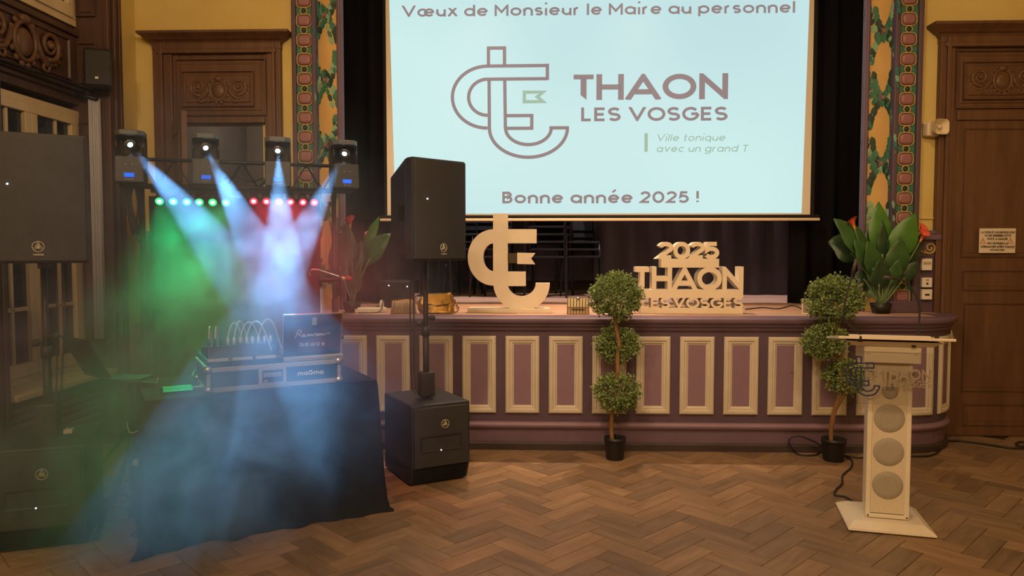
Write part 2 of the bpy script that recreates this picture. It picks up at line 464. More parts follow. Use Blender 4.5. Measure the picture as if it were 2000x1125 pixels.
# ------------------------------------------------------------------ ceiling and unseen walls
tag(MB().box(XL - .35, XR + .2, YB - .2, YW + .2, ZC, ZC + .1).build('ceiling', M('ceiling_plaster', '#d9cdb2', .9)), 'pale plaster ceiling of the hall', 'ceiling', kind='structure')
tag(MB().box(XR, XR + .2, YB, YW + .2, 0, ZC).build('wall_right', m_wall), 'ochre side wall across from the windows', 'wall', kind='structure')
tag(MB().box(XL - .35, XR, YB - .2, YB, 0, ZC).build('wall_rear', m_wall), 'ochre rear wall of the hall', 'wall', kind='structure')
for i, (lx, ly, lz, pw) in enumerate(HALL_LAMPS):
    t = thing('ceiling_lamp', 'brass hall pendant lamp with opal bowl hanging from the ceiling', 'lamp', (lx, ly, lz), group='hall pendant lamps')
    MB().tube([(0, 0, .22), (0, 0, ZC - lz)], .012, 8).lathe([(.07, ZC - lz - .03), (.07, ZC - lz)], 16).lathe([(.02, .14), (.12, .16), (.05, .24)], 16).build('rod', m_brass, t)
    ld = bpy.data.lights.new('lamp_light', 'POINT'); ld.energy = pw; ld.color = WARM; ld.shadow_soft_size = .16
    lo = bpy.data.objects.new('lamp_light', ld); COL.objects.link(lo); lo.parent = t; lo.location = (0, 0, -.02)

for (lx, ly, lz, pw) in STAGE_SPOTS:
    t = thing('ceiling_spotlight', 'black ceiling spotlight aimed at the stage', 'lamp', (lx, ly, lz), group='ceiling spotlights aimed at the stage')
    dv = (Vector((lx * .6 + .4, 6.8, 1.2)) - Vector((lx, ly, lz))).normalized(); q4 = dv.to_track_quat('-Z', 'Y').to_matrix().to_4x4()
    MB().lathe([(.09, .02), (.1, .02), (.1, .28), (.05, .32)], 20).xf(q4).build('can', m_blackm, t)
    MB().tube([(0, 0, .1), (0, 0, ZC - lz)], .014, 8).build('mount', m_blackm, t)
    ld = bpy.data.lights.new('spot_light', 'SPOT'); ld.energy = pw; ld.color = WARM; ld.spot_size = radians(62); ld.spot_blend = 1.; ld.shadow_soft_size = .08
    lo = bpy.data.objects.new('spot_light', ld); COL.objects.link(lo); lo.parent = t; lo.rotation_euler = dv.to_track_quat('-Z', 'Y').to_euler()

# ------------------------------------------------------------------ carved ornament, facing -y
def spiral(cx, cz, r0, r1, a0, turns, sgn, y, n=26):
    return [(cx + sgn * (r0 + (r1 - r0) * k / n) * cos(a0 + turns * 2 * pi * k / n), y, cz + (r0 + (r1 - r0) * k / n) * sin(a0 + turns * 2 * pi * k / n)) for k in range(n + 1)]
def carving(parent, cx, cz, w, y, mat):
    s = w / .62
    b = MB().ell((cx, y, cz - .01 * s), (.075 * s, .03 * s, .085 * s), 16, 10)
    b.tube([(cx + .095 * s * cos(a), y - .008 * s, cz - .005 * s + .115 * s * sin(a)) for a in [2 * pi * k / 24 for k in range(24)]], .016 * s, 6, closed=True)
    for k in range(14):
        a = 2 * pi * k / 14
        b.ell((cx + .12 * s * cos(a), y - .004, cz - .005 * s + .14 * s * sin(a)), (.022 * s, .014 * s, .022 * s), 8, 6)
    b.ell((cx, y - .01 * s, cz + .125 * s), (.05 * s, .03 * s, .032 * s), 10, 6)
    b.build('cartouche', mat, parent)
    for sg in (-1, 1):
        c = MB()
        p = spiral(cx + sg * .235 * s, cz + .03 * s, .095 * s, .012 * s, -pi * .62, 1.9, sg, y - .006 * s, 34)
        c.tube(p, [.02 * s * (1 - .55 * k / 34) for k in range(35)], 6)
        c.ell((cx + sg * .235 * s, y - .012 * s, cz + .03 * s), (.022 * s, .02 * s, .022 * s), 8, 6)
        c.tube([(cx + sg * q * s, y - .004, cz + v * s) for q, v in ((.11, .06), (.13, -.02), (.17, -.075), (.23, -.095), (.3, -.075))], [.012 * s, .02 * s, .02 * s, .016 * s, .006 * s], 6)
        c.tube(spiral(cx + sg * .19 * s, cz - .11 * s, .045 * s, .01 * s, pi * .7, -1.3, sg, y - .004 * s, 16), .012 * s, 6)
        for k in range(7):
            a = -pi * .75 + k * .42
            c.ell((cx + sg * (.235 + .115 * cos(a)) * s, y, cz + (.03 + .115 * sin(a)) * s), (.022 * s, .012 * s, .022 * s), 7, 5)
        c.build('scroll', mat, parent)

# ------------------------------------------------------------------ back wall and its dado
DZ = at(1812, 462, YW).z
ad0, ad1, adt = at(345, 400, YW).x, at(516, 400, YW).x, at(440, 240, YW).z     # left doorway
wbl = MB()
wbl.box(XL - .3, ad0, YW, YW + .18, 0, ZC); wbl.box(ad1, colL0 + .02, YW, YW + .18, 0, ZC); wbl.box(ad0, ad1, YW, YW + .18, adt, ZC)
wbl = wbl.build('wall_back_left', m_wall)
tag(wbl, 'ochre wall around the open doorway behind the truss', 'wall', kind='structure')
dx0, dx1, dtop = at(1866, 500, YW).x, at(2056, 500, YW).x, at(1950, 222, YW).z
wbr = MB()
wbr.box(colR0 - .02, XR, YW, YW + .18, 0, ZC)
wbr = wbr.build('wall_back_right', m_wall)
tag(wbr, 'ochre wall around the closed panelled door with notice', 'wall', kind='structure')
hdr = MB().box(colL0, colR0, YW - .05, YW + .25, ZTOP, ZC).build('wall_back', m_wall)
tag(hdr, 'ochre wall above the stage opening', 'wall', kind='structure')
def dado(parent, x0, x1):
    MB().box(x0, x1, YW - .03, YW, 0, DZ - .16).build('dado', m_plumD, parent)
    MB().box(x0, x1, YW - .035, YW, DZ - .16, DZ - .03).build('frieze', m_plum, parent)
    MB().box(x0, x1, YW - .07, YW, DZ - .03, DZ + .015).box(x0, x1, YW - .05, YW, DZ + .015, DZ + .05).build('dado_rail', m_plum, parent, bevel=.008)
dado(wbl, XL, at(297, 480, YW).x); dado(wbl, at(546, 480, YW).x, colL0); dado(wbr, colR0, at(1831, 480, YW).x)
for (x, par, sg) in ((at(1811, 482, YW).x, wbr, 1), (at(262, 484, YW).x + .05, wbl, 1)):
    MB().tube(spiral(x, DZ - .095, .05, .01, -pi * .9, 1.6, sg, YW - .045), .009, 6).tube([(x - .09, YW - .045, DZ - .11), (x - .05, YW - .045, DZ - .135), (x, YW - .045, DZ - .14)], .008, 6).build('scroll', m_gold, par)
MB().box(at(1797, 400, YW).x, at(1829, 400, YW).x, YW - .012, YW, at(1810, 428, YW).z, at(1810, 425, YW).z).build('picture_rail', m_wall, wbr)

# ------------------------------------------------------------------ left doorway with open leaf
def cornice(parent, x0, x1, zb, zt, y, mat):
    h = zt - zb; b = MB(); steps = [(0, 0), (.01, .18), (.03, .3), (.05, .5), (.085, .78), (.085, 1.0)]
    for (o0, k0), (o1, k1) in zip(steps[:-1], steps[1:]):
        a = [(x0 - o0, y - o0, zb + k0 * h), (x1 + o0, y - o0, zb + k0 * h), (x1 + o0, YW, zb + k0 * h), (x0 - o0, YW, zb + k0 * h)]
        c = [(x0 - o1, y - o1, zb + k1 * h), (x1 + o1, y - o1, zb + k1 * h), (x1 + o1, YW, zb + k1 * h), (x0 - o1, YW, zb + k1 * h)]
        b.hexa(a, c)
    return b.build('cornice', mat, parent)
def panel_rings(b, x0, x1, z0, z1, y, d=.02, k=.03):
    b.rings([(x0, x1, z0, z1, y), (x0 + k * .2, x1 - k * .2, z0 + k * .2, z1 - k * .2, y - d * .5), (x0 + k * .6, x1 - k * .6, z0 + k * .6, z1 - k * .6, y - d * .5),
             (x0 + k, x1 - k, z0 + k, z1 - k, y + .006), (x0 + k * 2.2, x1 - k * 2.2, z0 + k * 2.2, z1 - k * 2.2, y + .006), (x0 + k * 2.6, x1 - k * 2.6, z0 + k * 2.6, z1 - k * 2.6, y - .002)])
YD = YW - .06
d1 = thing('door_1', 'tall walnut doorway with carved transom and leaf standing open behind truss', 'door', kind='structure')
x0, x1, z0, z1 = rect(297, 84, 546, 84, YD)
zt = at(420, 84, YD).z
i0, i1 = at(346, 300, YD).x, at(516, 300, YD).x
for (xa, xb) in ((x0, i0), (i1, x1)):
    b = MB(); wd = xb - xa; lo = xa == x0
    for k, (f0, f1, dy) in enumerate(((0, .28, .0), (.28, .45, -.018), (.45, .8, .012), (.8, 1, .03))):
        a0, a1 = (xa + f0 * wd, xa + f1 * wd) if lo else (xb - f1 * wd, xb - f0 * wd)
        b.box(a0, a1, YD + dy, YW + .02, 0, zt)
    b.build('jamb', m_wood, d1, bevel=.004)
zr0, zr1 = at(430, 240, YD).z, at(430, 228, YD).z
MB().box(i0 - .004, i1 + .004, YD + .005, YW + .02, zr0, zr1).build('transom_rail', m_wood, d1, bevel=.006)
b = MB().box(i0, i1, YD + .035, YW + .02, zr1, zt)
px0, px1, pz0, pz1 = rect(330, 112, 517, 228, YD)
tp = b.build('transom_panel', m_wood, d1)
b = MB(); panel_rings(b, i0 - .02, i1 + .02, zr1 + .01, at(430, 112, YD).z, YD + .03, .03, .02)
b.build('moulding', m_wood, tp)
q = rect(353, 137, 495, 208, YD)
b = MB(); panel_rings(b, *q, YD + .015, .024, .016); b.build('moulding', m_wood, tp)
carving(tp, at(425, 175, YD).x, at(425, 175, YD).z, .46, YD + .018, m_carve)
b = MB().box(x0 - .004, x1 + .004, YD - .004, YW + .021, zt - .05, zt + .003).box(x0 + .03, x1 - .03, YD - .016, YW + .022, zt - .085, zt - .049)
b.build('lintel', m_wood, d1, bevel=.005)
cornice(d1, x0 - .01, x1 + .01, zt, at(420, 58, YD - .08).z, YD, m_wood)
# open leaf, hinged on the left jamb, swung into the hall
lh = at(345, 300, YD).x; lz = adt - .01
leaf = thing('x', None, None); bpy.data.objects.remove(leaf)
lb = MB().box(0, .62, -.022, .022, .012, lz)
free = at(364, 300, 5.62); LANG = atan2(free.y - YD + .03, free.x - lh)
lf = lb.build('door_leaf', m_wood, d1, (lh, YD - .03, 0), rz=LANG, bevel=.004)
for (za, zb) in ((.12, .32), (.45, 1.15), (1.3, 2.0), (2.1, 2.5)):
    if zb > lz: zb = lz - .1
    for sgn in (0, 1):
        b = MB(); panel_rings(b, .09, .53, za, zb, -.024, .016, .022)
        o = b.build('leaf_panel', m_wood, lf)
        if sgn: o.rotation_euler = (0, 0, pi); o.location = (.62, 0, 0)
MB().lathe([(.012, 0), (.012, .04), (.026, .045), (.028, .065), (.014, .075)], 14, (.56, -.022, 1.02), 'y').build('door_knob', m_brass, lf)
# passage beyond the doorway
pas = MB().box(ad0 - .3, ad1 + .12, 8.3, 8.4, 0, 3.2).box(ad0 - .4, ad0 - .3, YW + .18, 8.4, 0, 3.2).box(ad1 + .12, ad1 + .2, YW + .18, 8.4, 0, 3.2).box(ad0 - .4, ad1 + .2, YW + .18, 8.4, 3.2, 3.3)
tag(pas.build('wall_passage', m_grey), 'plain grey passage seen through the open doorway', 'wall', kind='structure')
ld = bpy.data.lights.new('passage_light', 'POINT'); ld.energy = 9; ld.color = (1, .72, .5); ld.shadow_soft_size = .15
lt = thing('passage_lamp', 'opal ceiling lamp in the passage behind the doorway', 'lamp', (ad0 + .5, 7.4, 3.05))
lo = bpy.data.objects.new('lamp_light', ld); COL.objects.link(lo); lo.parent = lt
MB().lathe([(.1, .11), (.1, .15)], 18).build('rose', m_white, lt)

# ------------------------------------------------------------------ right door, closed
d2 = thing('door_2', 'closed walnut panelled door with carved transom and paper notice', 'door', kind='structure')
x0, i0, i1, x1 = at(1829, 450, YD).x, at(1866, 450, YD).x, at(2056, 450, YD).x, at(2093, 450, YD).x
zt = at(1950, 70, YD).z
for (xa, xb) in ((x0, i0), (i1, x1)):
    b = MB(); wd = xb - xa; lo = xa == x0
    for k, (f0, f1, dy) in enumerate(((0, .3, .0), (.3, .5, -.018), (.5, .8, .012), (.8, 1, .03))):
        a0, a1 = (xa + f0 * wd, xa + f1 * wd) if lo else (xb - f1 * wd, xb - f0 * wd)
        b.box(a0, a1, YD + dy, YW + .02, 0, zt)
    b.build('jamb', m_wood, d2, bevel=.004)
zr0, zr1 = at(1930, 234, YD).z, at(1930, 214, YD).z
MB().box(i0 - .004, i1 + .004, YD + .01, YW + .02, zr0, zr1).build('transom_rail', m_wood, d2, bevel=.006)
tp = MB().box(i0, i1, YD + .035, YW + .02, zr1, zt).build('transom_panel', m_wood, d2)
b = MB(); panel_rings(b, i0 - .02, i1 + .02, zr1 + .01, at(1930, 95, YD).z, YD + .03, .03, .02); b.build('moulding', m_wood, tp)
q = rect(1884, 118, 2036, 194, YD)
b = MB(); panel_rings(b, *q, YD + .015, .024, .016); b.build('moulding', m_wood, tp)
carving(tp, at(1960, 156, YD).x, at(1960, 156, YD).z, .47, YD + .018, m_carve)
b = MB().box(x0 - .004, x1 + .004, YD - .004, YW + .021, zt - .05, zt + .003).box(x0 + .03, x1 - .03, YD - .016, YW + .022, zt - .085, zt - .049)
b.build('lintel', m_wood, d2, bevel=.005)
cornice(d2, x0 - .01, x1 + .01, zt, at(1930, 40, YD - .08).z, YD, m_wood)
dl = MB().box(i0, i1, YD + .03, YW + .02, .012, zr0).build('door_leaf', m_wood, d2)
for (ya, yb) in ((249, 503), (528, 568), (592, 766), (790, 833)):
    q = rect(1884, ya, 2040, yb, YD)
    b = MB(); panel_rings(b, *q, YD + .029, .022, .014); b.build('leaf_panel', m_wood, dl)
# paper notice taped to the door
q = rect(1912, 446, 1983, 494, YD)
nt_ = thing('paper_notice', 'white paper notice with two warning triangles taped on brown door', 'sign', (q[0], YD, q[2]))
m_paper = M('notice_paper', '#e8dccb', .8); m_ink = M('notice_ink', '#2b2320', .8); m_red = M('notice_red', '#b8442e', .7)
W_, H_ = q[1] - q[0], q[3] - q[2]
MB().box(0, W_, -.003, 0, 0, H_).build('sheet', m_paper, nt_)
b = MB()
rows = [('LA SONO ET LES MICROS SONT', .04, .96, .80), ('SITUÉS DERRIÈRE CETTE', .15, .85, .665), ('PORTE, À GAUCHE.', .22, .78, .53), ('MERCI DE PENSER À LA', .22, .78, .35), ('DÉBRANCHER APRÈS CHAQUE', .05, .95, .215), ('UTILISATION.', .3, .7, .08)]
for (tx, a, c, zz) in rows: text_mesh(b, tx, a * W_, c * W_, zz * H_, .085 * H_, -.0036, t=.26, gap=.16, space=.5)
b.build('lettering', m_ink, nt_)
for cx in (.1, .86):
    b = MB()
    tri = [((cx - .075) * W_, .38 * H_), ((cx + .075) * W_, .38 * H_), (cx * W_, .60 * H_), ((cx - .075) * W_, .38 * H_)]
    for qd in stroke_quads(tri, .004): b.add([(u, -.0038, v) for u, v in qd], [(0, 1, 2, 3)])
    for qd in stroke_quads([(cx * W_, .42 * H_), (cx * W_, .52 * H_)], .004): b.add([(u, -.0038, v) for u, v in qd], [(0, 1, 2, 3)])
    b.build('warning_triangle', m_red, nt_)

# ------------------------------------------------------------------ left wall with tall window recess (local x = world Y, local -y = into the room)
LA = -XL                                    # wall face
YR = atx(205, 300, XL).y                    # far reveal
XWN = at(150, 300, YR).x; WN = -XWN         # window plane
YN = atx(6, 500, XL).y                      # near edge of the recess
wl = thing('wall_left', 'walnut window wall with carved overdoor panel beside the black speaker', 'wall', rz=pi / 2, kind='structure')
def LB(*a): return MB().box(*a)
zsill = atx(60, 745, XWN).z; zlow = atx(153, 220, XWN).z; zup = atx(144, 55, XWN).z
zr0, zr1 = atx(137, 176, XWN).z, atx(137, 66, XWN).z
LB(YR, YW + .2, LA, LA + .4, 0, ZC).build('plaster', m_wall, wl)
LB(YB, YN - .24, LA, LA + .4, 0, ZC).build('plaster', m_wall, wl)
LB(YN - .24, YR, WN + .1, LA + .4, 0, ZC).build('backing', m_woodL, wl)
ya1 = atx(237, 300, XL).y
for (a0, a1) in ((YR, ya1), (YN - .24, YN)):
    n = 6; wd = a1 - a0
    for k in range(n):
        dy = (.05, .035, .06, .04, .055, .025)[k]
        LB(a0 + wd * k / n, a0 + wd * (k + .93) / n, LA - dy, LA, 0, ZC).build('architrave_fillet', m_woodL, wl, bevel=.006)
# far reveal, faces the camera: stacked panels
rv = LB(YR - .006, YR + .02, LA - .01, WN + .1, 0, ZC).build('reveal', m_woodL, wl)
for (pa, pb) in ((-60, 34), (85, 165), (240, 640), (660, 830)):
    za, zb = at(175, pb, YR).z, at(175, pa, YR).z
    # built facing -y world, i.e. +? in local axes: face -x local
    b = MB(); panel_rings(b, LA + .035, WN - .035, za, zb, 0, .018, .014)
    b.xf(Matrix(((0, 1, 0, YR - .018), (1, 0, 0, 0), (0, 0, 1, 0), (0, 0, 0, 1))))
    b.build('reveal_panel', m_woodL, rv)
LB(YN - .02, YN, LA - .01, WN + .1, 0, ZC).build('reveal', m_woodL, wl)
# carved panel between lower and upper windows
cp = LB(YN, YR, WN - .03, WN + .1, zlow + .05, zup - .03).build('overpanel', m_woodL, wl)
b = MB(); panel_rings(b, YN + .06, YR - .1, zr0 + .06, zr1 - .05, WN - .03, .03, .03); b.build('moulding', m_woodL, cp)
carving(cp, (YN + YR) / 2 - .06, (zr0 + zr1) / 2, .72, WN - .045, m_carve)
LB(YN, YR + .01, WN - .09, WN, zr0 - .01, zr0 + .03).box(YN, YR + .01, WN - .06, WN, zr0 - .045, zr0 - .01).build('shelf_moulding', m_woodL, cp, bevel=.008)
LB(YN, YR, WN - .055, WN, zr1 - .02, zr1 + .03).build('shelf_moulding', m_woodL, cp, bevel=.008)
# sill and louvred radiator cover
LB(YN, YR, LA - .06, WN + .1, zsill - .045, zsill).build('sill', m_cream, wl, bevel=.01)
rc = LB(YN, YR, LA + .06, WN + .1, 0, zsill - .045).build('radiator_cover', m_woodL, wl)
k = 0; z = .08
while z < zsill - .12:
    o = LB(YN + .05, YR - .05, LA + .035, LA + .062, z, z + .035).build('louvre', M('louvre_wood', '#8a6a4e', .5, col2='#755840', scale=(3, 20, 20)), rc, bevel=.004)
    z += .055
# windows
def casement(name, label, za, zb, leaves, bars):
    wt = thing(name, label, 'window', rz=pi / 2, kind='structure')
    y0, y1 = YN, YR - .005; f = .055
    b = MB()
    for (a, c, d, e) in ((y0, y1, zb - f, zb), (y0, y1, za, za + f), (y0, y0 + f, za + f, zb - f), (y1 - f, y1, za + f, zb - f)):
        b.box(a, c, WN - .03, WN + .06, d, e)
    b.build('window_frame', m_cream, wt, bevel=.006)
    n = leaves; lw = (y1 - y0 - 2 * f) / n
    for i in range(n):
        a, c = y0 + f + lw * i + .003, y0 + f + lw * (i + 1) - .003; s_ = .062
        sash = thing('sash', None, None); sash.parent = wt
        b = MB()
        for (p, q_, d, e) in ((a, c, zb - f - s_, zb - f), (a, c, za + f, za + f + s_ * 1.5), (a, a + s_, za + f + s_ * 1.5, zb - f - s_), (c - s_, c, za + f + s_ * 1.5, zb - f - s_)):
            b.box(p, q_, WN - .045, WN + .02, d, e)
        for zz in bars: b.box(a + s_, c - s_, WN - .03, WN + .01, zz - .014, zz + .014)
        if name == 'window_1': b.box((a + c) / 2 + .02, (a + c) / 2 + .045, WN - .03, WN + .01, za + f + s_ * 1.5, zb - f - s_)
        b.build('stile', m_cream, sash, bevel=.005)
        zs = [za + f + s_ * 1.5] + list(bars) + [zb - f - s_]
        for p, q_ in zip(zs[:-1], zs[1:]):
            MB().box(a + s_ - .004, c - s_ + .004, WN - .012, WN - .006, p, q_).build('pane', m_night, sash)
    return wt
zb1 = [atx(40, 582, XWN).z, atx(40, 690, XWN).z + .12, zlow - .55]
zb1 = [zsill + (zlow - zsill) * k for k in (.26, .5, .74)]
w1 = casement('window_1', 'cream two-leaf casement window with dark panes behind the tall speaker', zsill, zlow, 2, zb1)
MB().tube([(YN + (YR - YN) / 2 - .0, WN - .07, zsill + .9), (YN + (YR - YN) / 2, WN - .07, zsill + 1.3)], .009, 8).ell((YN + (YR - YN) / 2, WN - .08, zsill + 1.28), (.03, .02, .02)).build('window_bolt', m_brass, w1)
casement('window_2', 'cream transom window above the carved walnut panel', zup, zup + 1.3, 2, [zup + .65])
# ------------------------------------------------------------------ painted proscenium borders
def lens_leaf(name, mat, lobed):
    n = 7; b = MB(); top = []; bot = []; mid = []
    for k in range(n + 1):
        t = k / n; w_ = sin(pi * min(1, t * 1.02)) ** .8 * .5 if 0 < k < n else 0.
        if lobed and 0 < k < n: w_ *= (1.15 if k % 2 else .78)
        mid.append((0, -.14 * sin(pi * t) - .03, t)); top.append((w_, -.02, t - (.05 if lobed and k % 2 == 0 else 0))); bot.append((-w_, -.02, t - (.05 if lobed and k % 2 == 0 else 0)))
    vs_ = mid + top + bot; m_ = n + 1; fs = []
    for k in range(n):
        fs += [(k, k + 1, m_ + k + 1, m_ + k), (k + 1, k, 2 * m_ + k, 2 * m_ + k + 1)]
    me = bpy.data.meshes.new(name); me.from_pydata(vs_, [], fs); me.materials.append(mat); me.update(); return me
LEAVES = [[lens_leaf('leaf', m, lb_) for m in (m_gdark, m_gmid, m_glight)] for lb_ in (False, True)]
# rounded boss, its gilt rim, bead and bead rim share mesh data
PIT = .161
def rsq(w_, h_, r, n=5):
    out = []
    for (sx, sz, a0) in ((1, 1, 0), (-1, 1, 90), (-1, -1, 180), (1, -1, 270)):
        for k in range(n + 1):
            a = radians(a0 + 90 * k / n); out.append((sx * (w_ / 2 - r) + r * cos(a), sz * (h_ / 2 - r) + r * sin(a)))
    return out
def boss_mesh():
    b = MB(); o = rsq(.112, .092, .03); i1 = rsq(.098, .078, .028); n = len(o)
    b.add([(x, 0, z) for x, z in o] + [(x, -.016, z) for x, z in i1] + [(x * .7, -.022, z * .7) for x, z in i1],
          [(k, (k + 1) % n, n + (k + 1) % n, n + k) for k in range(n)] + [(n + k, n + (k + 1) % n, 2 * n + (k + 1) % n, 2 * n + k) for k in range(n)] + [tuple(range(2 * n, 3 * n))])
    return b
_t = boss_mesh().build('boss', m_boss); ME_BOSS = _t.data; bpy.data.objects.remove(_t)
_t = MB().tube([(x, -.006, z) for x, z in rsq(.124, .104, .034)], .0055, 5, closed=True).build('boss_rim', m_gold); ME_RIM = _t.data; bpy.data.objects.remove(_t)
_t = MB().lathe([(.019, 0), (.019, .008), (.012, .014)], 14, axis='y').build('bead', m_gdark); ME_BEAD = _t.data; bpy.data.objects.remove(_t)
_t = MB().tube([(.027 * cos(a), -.006, .027 * sin(a)) for a in [2 * pi * k / 16 for k in range(16)]], .0055, 5, closed=True).build('bead_rim', m_gold); ME_BRIM = _t.data; bpy.data.objects.remove(_t)

def proscenium(name, label, c0, c1, cov1, op, sg, phase):
    """c0 outer edge, c1 inner edge of the medallion strip, cov1 end of the cove, op stage opening; sg +1 left, -1 right"""
    YA, YBk = 6.22, 6.40
    t = thing(name, label, 'trim', kind='structure')
    xs = sorted((c0, c1)); zb = ST
    wd = abs(c1 - c0)
    MB().box(xs[0], xs[1], YA + .02, YW + .2, zb, ZTOP).build('strip_ground', m_gmid, t)
    e = wd * .15
    MB().box(xs[0] - .01, xs[0] + e, YA - .01, YA + .1, zb, ZTOP).build('strip_fillet', m_plumD, t, bevel=.01)
    MB().box(xs[1] - e, xs[1] + .01, YA - .01, YA + .1, zb, ZTOP).build('strip_fillet', m_plumD, t, bevel=.01)
    cx = (c0 + c1) / 2; z = zb + .12 + phase * PIT
    while z < 3.95:
        put('boss', ME_BOSS, t, (cx, YA + .022, z)); put('boss_rim', ME_RIM, t, (cx, YA + .02, z))
        put('bead', ME_BEAD, t, (cx, YA + .02, z + PIT / 2)); put('bead_rim', ME_BRIM, t, (cx, YA + .018, z + PIT / 2))
        z += PIT
    MB().box(xs[0] - .02, xs[1] + .02, YA - .03, YW, zb, zb + .1).build('base_block', m_plumD, t, bevel=.01)
    # cove
    def cove(s):       # s 0 at the strip, 1 at the opening
        a = s * pi / 2
        dx, dy = abs(cov1 - c1), YBk - YA
        return Vector((c1 + sg * dx * (1 - cos(a)), YA + dy * sin(a), 0)), Vector((sg * cos(a), -sin(a), 0))
    b = MB(); n = 10
    vv = []
    for k in range(n + 1):
        p, _ = cove(k / n); vv += [(p.x, p.y, zb), (p.x, p.y, ZTOP)]
    b.add(vv, [(2 * k, 2 * k + 2, 2 * k + 3, 2 * k + 1) for k in range(n)], 0, True); b.build('cove', m_cove, t)
    os_ = sorted((cov1, op))
    MB().box(os_[0], os_[1], YBk - .03, YBk + .03, zb, ZTOP).build('edge_moulding', m_plum, t, bevel=.012)
    mid = (os_[0] + os_[1]) / 2; w4 = (os_[1] - os_[0]) / 5
    MB().box(mid - w4, mid + w4, YBk - .045, YBk, zb, ZTOP).build('edge_bead', m_plum, t, bevel=.008)
    # two strands of leaves crossing at rosettes
    PER = .545; nleaf = 0; z0 = zb + .03 + (.3 if sg > 0 else .12)
    rr = random.Random(11 + int(sg))
    for strand in (-1, 1):
        z = zb + .12; k = 0
        while z < 3.85:
            ph = (z - z0) / PER
            s0 = .50 + strand * .42 * abs(sin(pi * ph)); cell = int(floor(ph))
            lob = (cell + (0 if strand > 0 else 1)) % 2
            slope = strand * .42 * pi / PER * cos(pi * ph) * (1 if sin(pi * ph) >= 0 else -1) * .24
            for side in (-1, 1):
                p, nn = cove(min(.97, max(.03, s0 + side * .06)))
                up = -1 if (ph - floor(ph)) < .5 else 1
                ang_ = atan(slope) * sg + side * .42 * up
                c_ = rr.choice((0, 1, 1, 1, 2) if lob else (0, 0, 1, 1, 2))
                yaw_ = atan2(nn.x, -nn.y)
                L_ = rr.uniform(.085, .11)
                o = put('leaf', LEAVES[lob][c_], t, (p.x + nn.x * .004, p.y + nn.y * .004, z), (0, 0, 0), (L_ * .58, L_ * .4, L_))
                o.rotation_euler = (Matrix.Rotation(yaw_, 3, 'Z') @ Matrix.Rotation((ang_ if up > 0 else pi - ang_), 3, 'Y')).to_euler()
                nleaf += 1
            z += .054; k += 1
    z = z0 + PER * ceil((zb + .05 - z0) / PER)
    while z < 3.9:
        p, nn = cove(.5)
        r = MB().lathe([(.02, 0), (.02, .01), (.008, .016)], 10, axis='y')
        for k in range(4):
            a = pi / 4 + k * pi / 2; r.tube([(.01 * cos(a), -.008, .01 * sin(a)), (.045 * cos(a), -.008, .045 * sin(a))], .006, 5)
        r.build('rosette', m_boss, t, (p.x, p.y, z), rz=atan2(nn.x, -nn.y)); z += PER
    return t
proscenium('trim_1', 'painted proscenium border with rose medallions and leaf garland behind lighting truss', colL0, colL1, covL1, opL, 1, .35)
proscenium('trim_2', 'painted proscenium border with rose medallions and leaf garland behind the bushy lily', colR0, colR1, covR1, opR, -1, .1)

# ------------------------------------------------------------------ stage
XC = (opL + opR) / 2
XS1 = at(1772, 730, YF).x; RAD = .5; XE = XS1 + RAD
XS0 = 2 * XC - XS1
def path(s):     # arc length from XS0 along the front; returns pos, outward normal
    Ls = XS1 - XS0; arc = RAD * pi / 2
    if s < -arc: return Vector((XS0 - RAD, YF + RAD + (-arc - s), 0)), Vector((-1, 0, 0))
    if s < 0:
        a = -s / RAD; return Vector((XS0 - RAD * sin(a), YF + RAD * (1 - cos(a)), 0)), Vector((-sin(a), -cos(a), 0))
    if s <= Ls: return Vector((XS0 + s, YF, 0)), Vector((0, -1, 0))
    if s < Ls + arc:
        a = (s - Ls) / RAD; return Vector((XS1 + RAD * sin(a), YF + RAD * (1 - cos(a)), 0)), Vector((sin(a), -cos(a), 0))
    return Vector((XS1 + RAD, YF + RAD + (s - Ls - arc), 0)), Vector((1, 0, 0))
Ls = XS1 - XS0; arc = RAD * pi / 2
SS = [-arc - .1] + [-arc + arc * k / 10 for k in range(10)] + [0, Ls * .25, Ls * .5, Ls * .75] + [Ls + arc * k / 10 for k in range(11)] + [Ls + arc + .1]
def sweep(name, prof, mat, parent, sm=False):
    b = MB(); k = len(prof)
    for s in SS:
        p, n = path(s)
        for (o_, z) in prof: b.v.append((p.x + n.x * o_, p.y + n.y * o_, z))
    for i in range(len(SS) - 1):
        for j in range(k - 1):
            b.f.append([i * k + j, (i + 1) * k + j, (i + 1) * k + j + 1, i * k + j + 1]); b.m.append(0); b.s.append(False)
    return b.build(name, mat, parent)
stg = thing('stage', 'raised plum painted stage with ivory framed front panels and rounded ends', 'stage', (XC, YF, 0), kind='structure')
sub_ = []
sub_.append(sweep('skirting', [(0, 0), (.022, 0), (.022, .05), (.012, .062), (0, .062)], m_plinth, stg))
sub_.append(sweep('lower_fascia', [(0, .062), (0, .17)], m_plum, stg))
sub_.append(sweep('rail', [(0, .165), (.02, .172), (.03, .19), (.03, .2), (.02, .216), (0, .222)], m_rose, stg))
sub_.append(sweep('fascia', [(0, .22), (0, .96)], m_plumD, stg))
sub_.append(sweep('nosing', [(0, .93), (.018, .94), (.022, .958), (.04, .972), (.045, .99), (.065, 1.0), (.07, 1.015), (.07, 1.03), (.055, ST), (-.25, ST)], m_plum, stg))
PZ0, PZ1, PWID, PPIT = at(1242, 808, YF).z, at(1242, 657, YF).z, .262, .3365
FP = [(0, 0), (0, .014), (.01, .022), (.03, .022), (.036, .013), (.05, .013), (.058, .005), (.064, .004)]
